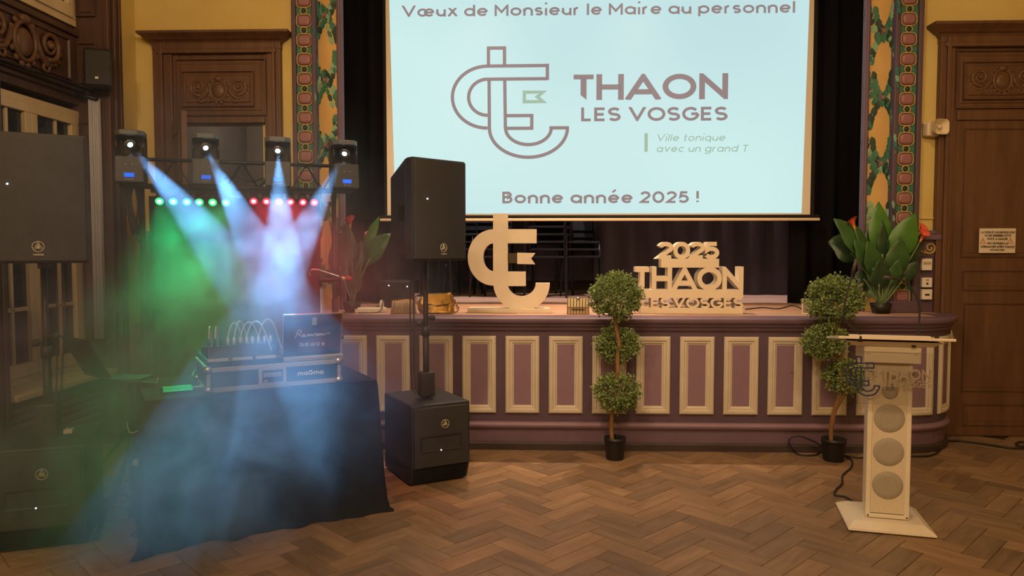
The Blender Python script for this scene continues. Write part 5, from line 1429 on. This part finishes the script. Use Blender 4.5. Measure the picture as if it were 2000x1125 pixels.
# tangle of leads on the floor behind the tripod
cords = []
r_ = random.Random(31)
for k in range(6):
    cx, cy = -2.75 + r_.uniform(-.1, .4), 4.55 + r_.uniform(-.2, .25); rr = r_.uniform(.08, .2); pts = []
    for q in range(17):
        a = q * .75 + k; pts.append((cx + rr * cos(a) * r_.uniform(.7, 1.2), cy + rr * .8 * sin(a) * r_.uniform(.7, 1.2), .008 + .012 * (q % 3)))
    tag(MB().tube(spline(pts, 4), .006, 6).build('floor_lead', M('grey_lead', '#8a8e90', .5) if k % 2 else m_blackp), ('grey' if k % 2 else 'black') + ' lead coiled on the floor behind the laptop tripod', 'cable', 'leads coiled behind the laptop tripod')
p = at(287, 903, 4.45)
t = thing('plug_adapter', 'white plug adapter hanging behind the corner of the draped table', 'plug', (p.x, 4.0 + .1, .0)); 
pq = at(286, 903, 4.1)
t.location = (pq.x - .05, 4.1, pq.z)
MB().cbox((0, 0, 0), (.05, .03, .035)).build('body', m_white, t, bevel=.006); MB().tube([(0, 0, -.01), (.0, .01, -pq.z + .01)], .004, 6).build('cord', m_blackp, t)

# ------------------------------------------------------------------ topiary trees
m_pot = M('black_pot', '#1e1e20', .45); m_bark = M('light_bark', '#9a7650', .8, col2='#7a5836', scale=(20, 20, 6), bump=.4)
m_fol = [M('boxwood_' + n_, c, .55, col2=d, scale=(40, 40, 40)) for n_, c, d in (('a', '#96a868', '#6f854c'), ('b', '#7a9158', '#587044'))]
m_soil = M('soil', '#33261c', .95)
def foliage(parent, c, r, n, seed, ls=.019):
    rn = random.Random(seed); b = MB()
    for k in range(n):
        z = rn.uniform(-1, 1); a = rn.uniform(0, 2 * pi); q = sqrt(1 - z * z); d = Vector((q * cos(a), q * sin(a), z))
        rad = rn.uniform(.62, 1.04); c0 = Vector(c) + Vector((d.x * r[0], d.y * r[1], d.z * r[2])) * rad
        for j in range(9):
            e = (d * .9 + Vector((rn.uniform(-1, 1), rn.uniform(-1, 1), rn.uniform(-.8, 1)))).normalized()
            s_ = e.orthogonal().normalized(); s_ = Matrix.Rotation(rn.uniform(0, 6.28), 3, e) @ s_
            L_ = ls * rn.uniform(.7, 1.25); b0 = c0 + Vector((rn.uniform(-1, 1), rn.uniform(-1, 1), rn.uniform(-1, 1))) * .022
            w_ = s_ * L_ * .42; u_ = e.cross(s_) * L_ * .15
            b.add([b0, b0 + e * L_ * .5 + w_ + u_, b0 + e * L_, b0 + e * L_ * .5 - w_ + u_], [(0, 1, 2), (0, 2, 3)], rn.choice((0, 0, 1)))
    o = b.build('foliage', m_fol, parent); tag(o, kind='stuff'); return o
def pot(parent, r, h):
    MB().lathe([(r * .82, 0), (r * .86, .01), (r * .98, h * .8), (r * 1.0, h * .82), (r * 1.04, h * .83), (r * 1.04, h), (r * .98, h), (r * .95, h - .02)], 24).build('pot', m_pot, parent)
    MB().lathe([(r * .95, h - .03), (r * .95, h - .022)], 20).build('soil', m_soil, parent)
Y1 = 5.50
tp1 = at(1201, 880, Y1)
t1 = thing('topiary_tree', 'three-ball topiary tree with single trunk in front of the letter sculpture', 'tree', (tp1.x, Y1, 0))
R1 = lambda px, py, dy=0.: (at(px, py, Y1 + dy).x - tp1.x, dy, at(px, py, Y1 + dy).z)
pot(t1, .078, .165)
MB().tube(spline([R1(1197, 872), R1(1194, 835), R1(1197, 790), R1(1206, 740), R1(1206, 700), R1(1209, 670), R1(1203, 640), R1(1201, 600), R1(1203, 575)]), .016, 8).build('trunk', m_bark, t1)
foliage(t1, R1(1203, 578), (.185, .17, .165), 560, 1); foliage(t1, R1(1206, 672, .08), (.165, .1, .13), 300, 2); foliage(t1, R1(1206, 766, -.01), (.165, .15, .14), 330, 3)
Y2 = 5.52
tp2 = at(1628, 880, Y2)
t2 = thing('topiary_tree', 'three-ball topiary tree with twisted trunks behind the white lectern', 'tree', (tp2.x, Y2, 0))
R2 = lambda px, py, dy=0.: (at(px, py, Y2 + dy).x - tp2.x, dy, at(px, py, Y2 + dy).z)
pot(t2, .086, .165)
MB().tube(spline([R2(1624, 872), R2(1623, 835), R2(1630, 800), R2(1640, 770), R2(1642, 720), R2(1634, 700), R2(1625, 680)]), .016, 8).tube(spline([R2(1625, 832), R2(1632, 800), R2(1650, 765), R2(1652, 735), R2(1645, 705), R2(1634, 660), R2(1633, 610), R2(1630, 590)]), .015, 8).build('trunk', m_bark, t2)
foliage(t2, R2(1629, 583), (.2, .18, .165), 600, 4); foliage(t2, R2(1611, 666), (.155, .14, .12), 320, 5); foliage(t2, R2(1652, 735), (.15, .13, .12), 270, 6)

# ------------------------------------------------------------------ calla lilies on the stage
m_lf = [M('lily_leaf_' + n_, c, .4, col2=d, scale=(9, 9, 9)) for n_, c, d in (('bright', '#568a3a', '#42742e'), ('mid', '#41693a', '#345a30'), ('dark', '#304e34', '#27412b'))]
m_stem = M('lily_stem', '#7e9468', .5, col2='#5f7a4e', scale=(12, 12, 3)); m_petal = M('lily_petal', '#e0703c', .45, col2='#d8484a', scale=(25, 25, 25)); m_petal2 = M('lily_yellow', '#e6b04a', .5)
def blade(parent, p0, p1, p2, w_, mat, t0=.42, fold=.35):
    cv = bez(p0, p1, p2, 16); b = MB(); vl = []; vm = []; vr = []
    cdir = Vector((0, -1, .35)).normalized()
    for k, p_ in enumerate(cv):
        t_ = k / 16; tan_ = (cv[min(16, k + 1)] - cv[max(0, k - 1)]).normalized()
        side = tan_.cross(cdir); side = side.normalized() if side.length > 1e-4 else Vector((1, 0, 0)); nn = side.cross(tan_).normalized()
        if t_ < t0: hw = .007
        else:
            s_ = (t_ - t0) / (1 - t0); hw = max(.0015, w_ / 2 * (sin(pi * s_ ** .75)) ** .85) if 0 < s_ < 1 else (.007 if s_ <= 0 else .001)
        wob = .006 * sin(k * 1.9)
        vl.append(p_ - side * hw + nn * (hw * fold + wob)); vr.append(p_ + side * hw + nn * (hw * fold - wob)); vm.append(p_)
    vs_ = vl + vm + vr; n = 17; fs = []
    for k in range(16): fs += [(k, k + 1, n + k + 1, n + k), (n + k, n + k + 1, 2 * n + k + 1, 2 * n + k)]
    b.add(vs_, fs, 0, True); o = b.build('leaf', mat, parent)
    so = o.modifiers.new('thick', 'SOLIDIFY'); so.thickness = .0016
    MB().tube(cv[:int(16 * t0) + 3], .0085, 6).build('petiole', m_stem, o)
    return o
def flower(parent, p0, p1, p2):
    cv = bez(p0, p1, p2, 10); o = MB().tube(cv, .005, 6).build('flower_stem', m_stem, parent)
    d = (cv[-1] - cv[-2]).normalized(); m4 = Matrix.Translation(cv[-1]) @ d.to_track_quat('Z', 'Y').to_matrix().to_4x4()
    b = MB(); prof = [(.006, -.01), (.012, .02), (.018, .045), (.03, .065), (.042, .072)]; n = 16; o_ = len(b.v)
    for (r_, h_) in prof:
        for q in range(n):
            a = 2 * pi * q / n; k_ = h_ / .072; b.v.append((r_ * cos(a), r_ * sin(a), h_ + (.028 * cos(a) * max(0, k_))))
    for i in range(len(prof) - 1):
        for q in range(n): b.f.append([i * n + q, i * n + (q + 1) % n, (i + 1) * n + (q + 1) % n, (i + 1) * n + q]); b.m.append(0 if i > 0 else 1); b.s.append(True)
    b.xf(m4); b.build('petal', [m_petal, m_petal2], o)
    MB().tube([m4 @ Vector((0, 0, .01)), m4 @ Vector((0, 0, .06))], .004, 6).build('spadix', m_petal2, o)
def lily(label, base_px, base_py, Y, leaves, flowers, potr=.09, poth=.085):
    bp = at(base_px, base_py, Y)
    t = thing('potted_lily', label, 'plant', (bp.x, Y, ST + .002))
    MB().lathe([(potr * .75, 0), (potr, poth), (potr * .9, poth), (potr * .88, poth - .015)], 4).xf(Matrix.Rotation(pi / 4, 4, 'Z')).build('pot', m_pot, t)
    MB().box(-potr * .6, potr * .6, -potr * .6, potr * .6, poth - .03, poth - .014).build('soil', m_soil, t)
    def Q(px, py, dy): v = at(px, py, Y + dy); return Vector((v.x - bp.x, dy, v.z - ST - .002))
    for i, (tx, ty, cx, cy, wpx, dy, mi, t0) in enumerate(leaves):
        p0 = Vector((.02 * cos(i * 2.4), .02 * sin(i * 2.4), poth - .02))
        blade(t, p0, Q(cx, cy, dy * .4), Q(tx, ty, dy), wpx * 1.12 * Y / 1450, m_lf[mi], t0 + .1)
    for i, (tx, ty, cx, cy, dy) in enumerate(flowers): flower(t, Vector((.01 * i, 0, poth - .02)), Q(cx, cy, dy * .5), Q(tx, ty, dy))
    return t
lily('bushy potted calla lily with orange blooms beside the painted border and wall sockets', 1720, 605, 6.14,
     [(1716, 394, 1712, 500, 40, .04, 0, .42), (1787, 416, 1738, 505, 46, -.04, 0, .4), (1628, 427, 1698, 492, 40, -.05, 1, .4), (1617, 473, 1678, 480, 56, .05, 2, .4), (1703, 428, 1700, 520, 34, .08, 2, .42),
      (1760, 462, 1742, 540, 40, -.1, 1, .4), (1800, 452, 1756, 520, 32, .02, 2, .4), (1718, 505, 1714, 570, 36, -.12, 2, .38), (1792, 508, 1758, 555, 24, -.02, 2, .45), (1668, 545, 1692, 530, 26, .04, 2, .45), (1724, 430, 1722, 520, 20, -.04, 2, .45), (1668, 468, 1700, 520, 34, -.1, 1, .42), (1756, 505, 1738, 560, 24, -.1, 1, .42), (1694, 470, 1708, 545, 34, -.12, 1, .4)],
     [(1669, 446, 1690, 520, -.06), (1798, 470, 1765, 530, -.06), (1795, 458, 1760, 520, 0.)])
lily('potted calla lily with orange bloom beside the speaker at the screen', 688, 606, 6.1,
     [(676, 432, 668, 520, 46, 0, 1, .38), (741, 423, 712, 486, 20, -.03, 0, .4), (764, 456, 712, 500, 36, -.05, 1, .38), (655, 470, 662, 540, 34, .05, 2, .4), (706, 470, 694, 540, 30, .06, 2, .4), (700, 520, 694, 570, 24, -.08, 1, .3)],
     [(684, 444, 690, 520, -.03), (718, 474, 704, 530, .02)])

# ------------------------------------------------------------------ lectern
A_P = radians(-13); LO = Vector((1.985, 4.265, 0))
m_lec = M('lectern_white', '#efe7d8', .38, col2='#eae0cf', scale=(4, 4, 4))
m_mesh = M('perforated_white', '#d8cdb9', .55, col2='#e6dcc9', scale=(300, 300, 300), detail=1)
m_spk = M('grille_grey', '#b4ada2', .6, col2='#9e978c', scale=(300, 300, 300), detail=1)
lec = thing('lectern', 'white column lectern with built-in speakers and clear logo plate', 'lectern', tuple(LO), A_P)
w2, d2_ = .222, .225
b = MB().hexa([(-w2, -d2_, .006), (w2, -d2_, .006), (w2, d2_, .006), (-w2, d2_, .006)], [(-w2, -d2_, .018), (w2, -d2_, .018), (w2, d2_, .018), (-w2, d2_, .018)])
b.hexa([(-w2, -d2_, .018), (w2, -d2_, .018), (w2, d2_, .018), (-w2, d2_, .018)], [(-w2 * .8, -d2_ * .66, .045), (w2 * .8, -d2_ * .66, .045), (w2 * .8, d2_ * .8, .045), (-w2 * .8, d2_ * .8, .045)])
b.build('base_plate', m_lec, lec, bevel=.008)
cw, cf, cbk, ct = .1, -.085, .075, .93
col_ = MB().box(-cw, cw, cf + .012, cbk, .045, ct).build('column', m_lec, lec, bevel=.006)
for sx in (-1, 1): MB().box(sx * cw - .013, sx * cw + .013, cf - .006, cf + .03, .05, ct).build('column_rail', m_lec, lec, bevel=.005)
MB().box(-cw + .013, cw - .013, cf, cf + .014, .075, ct).build('perforated_front', m_mesh, lec)
for (z_, r_) in ((.235, .08), (.425, .08), (.615, .08), (.765, .042)):
    MB().lathe([(r_, 0), (r_ * .98, .0015), (r_ * .6, .003)], 36, (0, cf - .0005, z_), 'y').build('speaker_grille', m_spk, lec)
MB().box(-cw - .01, cw + .01, cf - .008, cf + .03, .048, .07).build('column_foot', m_lec, lec, bevel=.004)
for sx in (-1, 1): MB().lathe([(.005, 0), (.004, .003)], 8, (sx * cw, cf - .008, .06), 'y').build('screw', m_ink, lec)
MB().box(-.145, .145, -.12, .13, ct, ct + .095).build('head_box', m_lec, lec, bevel=.004)
for sx in (-1, 1): MB().lathe([(.009, 0), (.007, .004)], 10, (sx * .12, -.12, ct + .055), 'y').build('cap', m_foam, lec)
b = MB().hexa([(-.2, -.13, ct + .095), (.2, -.13, ct + .095), (.2, .15, ct + .095), (-.2, .15, ct + .095)], [(-.24, -.17, ct + .125), (.24, -.17, ct + .125), (.24, .2, ct + .105), (-.24, .2, ct + .105)]); b.build('tray', m_lec, lec, bevel=.004)
MB().lathe([(.012, 0), (.012, .006)], 10, (.1, -.14, ct + .105), 'y').build('jack_socket', m_ink, lec)
dk = MB().hexa([(-.29, -.2, ct + .138), (.29, -.2, ct + .138), (.29, .24, ct + .088), (-.29, .24, ct + .088)], [(-.29, -.2, ct + .153), (.29, -.2, ct + .153), (.29, .24, ct + .103), (-.29, .24, ct + .103)])
dk.build('reading_top', m_lec, lec, bevel=.003)
MB().box(-.235, .17, -.2, -.17, ct + .15, ct + .162).build('ledge', m_lec, lec, bevel=.003)
# goosenecks
Minv = Matrix.Rotation(-A_P, 4, 'Z') @ Matrix.Translation(-LO)
YG = 4.25
def LQ(px, py, Y=4.12): return Minv @ at(px, py, Y)
gn = MB().tube(spline([LQ(1680, 662), LQ(1676, 650), LQ(1660, 634), LQ(1648, 620), LQ(1650, 595), LQ(1658, 560), LQ(1665, 535)]), .005, 8).build('gooseneck', m_blackp, lec)
MB().tube([LQ(1665, 535), LQ(1673, 506)], .0095, 10).build('microphone', M('mic_grey', '#4a4540', .4, metal=.3), gn)
MB().lathe([(.014, 0), (.012, .03), (.006, .04)], 10, tuple(LQ(1680, 667))).build('mount', m_blackp, gn)
gn = MB().tube(spline([LQ(1791, 660), LQ(1794, 640), LQ(1796, 605), LQ(1790, 580), LQ(1775, 556), LQ(1763, 547), LQ(1745, 543)]), .005, 8).build('gooseneck', m_blackp, lec)
MB().tube([LQ(1748, 544), LQ(1726, 541)], .0095, 10).build('microphone', MATS['mic_grey'], gn)
MB().lathe([(.014, 0), (.012, .03), (.006, .04)], 10, tuple(LQ(1791, 669))).build('mount', m_blackp, gn)
# clear plate with logo
ac = bpy.data.materials.new('clear_acrylic'); ac.use_nodes = True; nt = ac.node_tree; nt.nodes.clear()
out = nt.nodes.new('ShaderNodeOutputMaterial'); tr_ = nt.nodes.new('ShaderNodeBsdfTransparent'); gl_ = nt.nodes.new('ShaderNodeBsdfGlossy'); mx_ = nt.nodes.new('ShaderNodeMixShader'); fr_ = nt.nodes.new('ShaderNodeFresnel')
tr_.inputs[0].default_value = (.95, .95, .95, 1); gl_.inputs['Roughness'].default_value = .03; fr_.inputs[0].default_value = 1.3
nt.links.new(fr_.outputs[0], mx_.inputs[0]); nt.links.new(tr_.outputs[0], mx_.inputs[1]); nt.links.new(gl_.outputs[0], mx_.inputs[2]); nt.links.new(mx_.outputs[0], out.inputs[0])
YPL = 4.08
def LP(px, py):   # point on the plate plane (local y = cf-.05)
    d = Vector(ray(px, py)); o_ = Minv @ Vector((0, 0, CAM_H)); dd = Minv.to_3x3() @ d; t_ = (cf - .05 - o_.y) / dd.y; return o_ + dd * t_
pa, pb = LP(1642, 786), LP(1826, 690)
pl = MB().box(pa.x, pb.x, cf - .05, cf - .044, pa.z, pb.z).build('logo_plate', ac, lec)
for sx in (-1, 1): MB().lathe([(.008, .0), (.008, .05)], 10, (sx * .1, cf, .875), 'y').build('stand_off', m_chrome, pl)
m_navy = M('navy_print', '#232a5c', .5); m_lprint = M('frosted_print', '#9a8d7c', .7)
l0, l1 = LP(1649, 772), LP(1720, 697)
fx = lambda zx: l0.x + (zx - 88) / (1090 - 88) * (l1.x - l0.x); fz = lambda zy: l1.z - (zy - 91) / (1042 - 91) * (l1.z - l0.z)
emblem(MB(), fx, fz, cf - .0515, .0075, EMB).build('emblem', m_navy, pl)
emblem(MB(), fx, fz, cf - .0515, .006, [EMB_FLAG]).build('emblem_flag', m_lprint, pl)
l0, l1 = LP(1723, 740), LP(1818, 722)
text_mesh(MB(), 'ŦHAON', l0.x, l1.x, l0.z, l1.z - l0.z, cf - .0515, t=.2, gap=.1).build('lettering', m_lprint, pl)
l0, l1 = LP(1727, 754), LP(1818, 744)
text_mesh(MB(), 'LES VOSGES', l0.x, l1.x, l0.z, l1.z - l0.z, cf - .0515, t=.2, gap=.12).build('lettering', m_lprint, pl)

# ------------------------------------------------------------------ cables on the parquet
def floor_cable(label, pix, r=.006, mat=m_blackp):
    pts = [atz(px, py, r + .002) for px, py in pix]
    return tag(MB().tube(spline(pts), r, 6).build('floor_cable', mat), label, 'cable')
floor_cable('black cable winding from the lectern base to the topiary pot', [(1688, 985), (1668, 980), (1650, 970), (1630, 966), (1634, 955), (1644, 945), (1645, 930), (1652, 922), (1663, 912), (1664, 900), (1652, 892)])
floor_cable('black cable looping around the topiary pot behind the lectern', [(1700, 893), (1675, 894), (1650, 890), (1640, 884), (1608, 882), (1590, 889), (1562, 888), (1548, 880)])
floor_cable('black cable running from the stage corner past the closed door', [(1772, 890), (1800, 891), (1822, 888), (1837, 878), (1838, 868), (1846, 862), (1870, 861), (1900, 864), (1940, 870), (1975, 875), (2010, 876)], .008)
floor_cable('black cable loop at the foot of the closed door', [(2020, 868), (1995, 863), (1985, 866), (1990, 871), (2020, 872)], .008)
pts = [at(1553, 882, 5.69), at(1541, 866, 5.69), at(1545, 855, 5.69), at(1562, 852, 5.68), at(1580, 858, 5.68), at(1600, 868, 5.68), at(1610, 878, 5.68)]
tag(MB().tube(spline(pts), .006, 6).build('cable_loop', m_blackp), 'black cable loop leaning on the stage skirting beside the topiary', 'cable')
for ch_ in list(COL.objects):
    pass
# ------------------------------------------------------------------ beams of the scanner lights and LED bars
for (pos, d, t) in spots:
    ld = bpy.data.lights.new('scanner_beam', 'SPOT'); ld.energy = BEAM_W; ld.color = (.18, .50, 1.0); ld.spot_size = radians(11.5); ld.spot_blend = .15; ld.shadow_soft_size = .012
    o = bpy.data.objects.new('scanner_beam', ld); COL.objects.link(o); o.location = pos; o.rotation_euler = d.to_track_quat('-Z', 'Y').to_euler()
for (t, zl, hwid, lc_) in bars:
    ld = bpy.data.lights.new('led_wash', 'AREA'); ld.shape = 'RECTANGLE'; ld.size = hwid * 2 - .1; ld.size_y = .03; ld.energy = LED_W * (1.05 if lc_[1] > .5 else .9); ld.color = lc_; ld.spread = radians(56 if lc_[1] > .5 else 105)
    o = bpy.data.objects.new('led_wash', ld); COL.objects.link(o); o.parent = t; o.location = (0, -.105, zl - .035); o.rotation_euler = (radians(-40), 0, 0)

# ------------------------------------------------------------------ smoke
HX0, HX1, HY0, HY1, HZ1 = -3.3, -.3, 2.4, 5.4, 2.42
hz = MB().box(HX0, HX1, HY0, HY1, .02, HZ1)
vm = bpy.data.materials.new('stage_smoke'); vm.use_nodes = True; nt = vm.node_tree; nt.nodes.clear()
N = nt.nodes; L = nt.links
out = N.new('ShaderNodeOutputMaterial'); sca = N.new('ShaderNodeVolumeScatter'); sca.inputs['Color'].default_value = (.96, .97, 1, 1); sca.inputs['Anisotropy'].default_value = .25
tc = N.new('ShaderNodeTexCoord')
nz = N.new('ShaderNodeTexNoise'); nz.inputs['Scale'].default_value = 3.4; nz.inputs['Detail'].default_value = 4; nz.inputs['Roughness'].default_value = .62; nz.inputs['Distortion'].default_value = .9
L.new(tc.outputs['Object'], nz.inputs['Vector'])
mr = N.new('ShaderNodeMapRange'); mr.inputs[1].default_value = .38; mr.inputs[2].default_value = .64; mr.inputs[3].default_value = .1; mr.inputs[4].default_value = 2.2
L.new(nz.outputs[0], mr.inputs[0])
# thick smoke around the truss and in front of the table, thin veil around both
def blob(c, r, lo, hi):
    mp = N.new('ShaderNodeMapping'); mp.vector_type = 'POINT'
    mp.inputs['Scale'].default_value = (1 / r[0], 1 / r[1], 1 / r[2]); mp.inputs['Location'].default_value = (-c[0] / r[0], -c[1] / r[1], -c[2] / r[2])
    L.new(tc.outputs['Object'], mp.inputs['Vector'])
    ln_ = N.new('ShaderNodeVectorMath'); ln_.operation = 'LENGTH'; L.new(mp.outputs[0], ln_.inputs[0])
    fo = N.new('ShaderNodeMapRange'); fo.interpolation_type = 'SMOOTHSTEP'; fo.inputs[1].default_value = lo; fo.inputs[2].default_value = 1.0; fo.inputs[3].default_value = hi; fo.inputs[4].default_value = 0.0
    L.new(ln_.outputs['Value'], fo.inputs[0]); return fo.outputs[0]
def add_(a, b):
    m = N.new('ShaderNodeMath'); m.operation = 'ADD'; L.new(a, m.inputs[0]); L.new(b, m.inputs[1]); return m.outputs[0]
dens = add_(blob((-1.8, 4.55, 1.5), (1.1, 1.05, .95), .25, .65), blob((-1.78, 3.2, .72), (1.02, .75, .85), .2, 2.2))
dens = add_(dens, blob((-1.9, 3.9, 1.1), (1.7, 1.6, 1.6), .45, .5))
dens = add_(dens, blob((-.95, 4.8, 1.1), (.55, .7, .9), .2, .5))
m1 = N.new('ShaderNodeMath'); m1.operation = 'MULTIPLY'; L.new(mr.outputs[0], m1.inputs[0]); L.new(dens, m1.inputs[1])
m2 = N.new('ShaderNodeMath'); m2.operation = 'MULTIPLY'; m2.inputs[1].default_value = SMOKE; L.new(m1.outputs[0], m2.inputs[0])
L.new(m2.outputs[0], sca.inputs['Density']); L.new(sca.outputs[0], out.inputs['Volume'])
try: vm.cycles.volume_sampling = 'MULTIPLE_IMPORTANCE'
except Exception: pass
ho = hz.build('stage_smoke', vm)
tag(ho, 'drifting stage smoke lit by the beams above the draped table', 'smoke', kind='stuff')

# ------------------------------------------------------------------ move the pivots of wall-mounted things to their base
def rebase(name, loc):
    o = bpy.data.objects[name]; o.location = loc
    for ch in o.children: ch.matrix_parent_inverse = Matrix.Translation(-Vector(loc)) @ ch.matrix_parent_inverse
rebase('door_1', (at(420, 300, YD).x, YD, 0)); rebase('door_2', (at(1960, 300, YD).x, YD, 0))
rebase('trim_1', (colL0, 6.22, ST)); rebase('trim_2', (colR0, 6.22, ST))
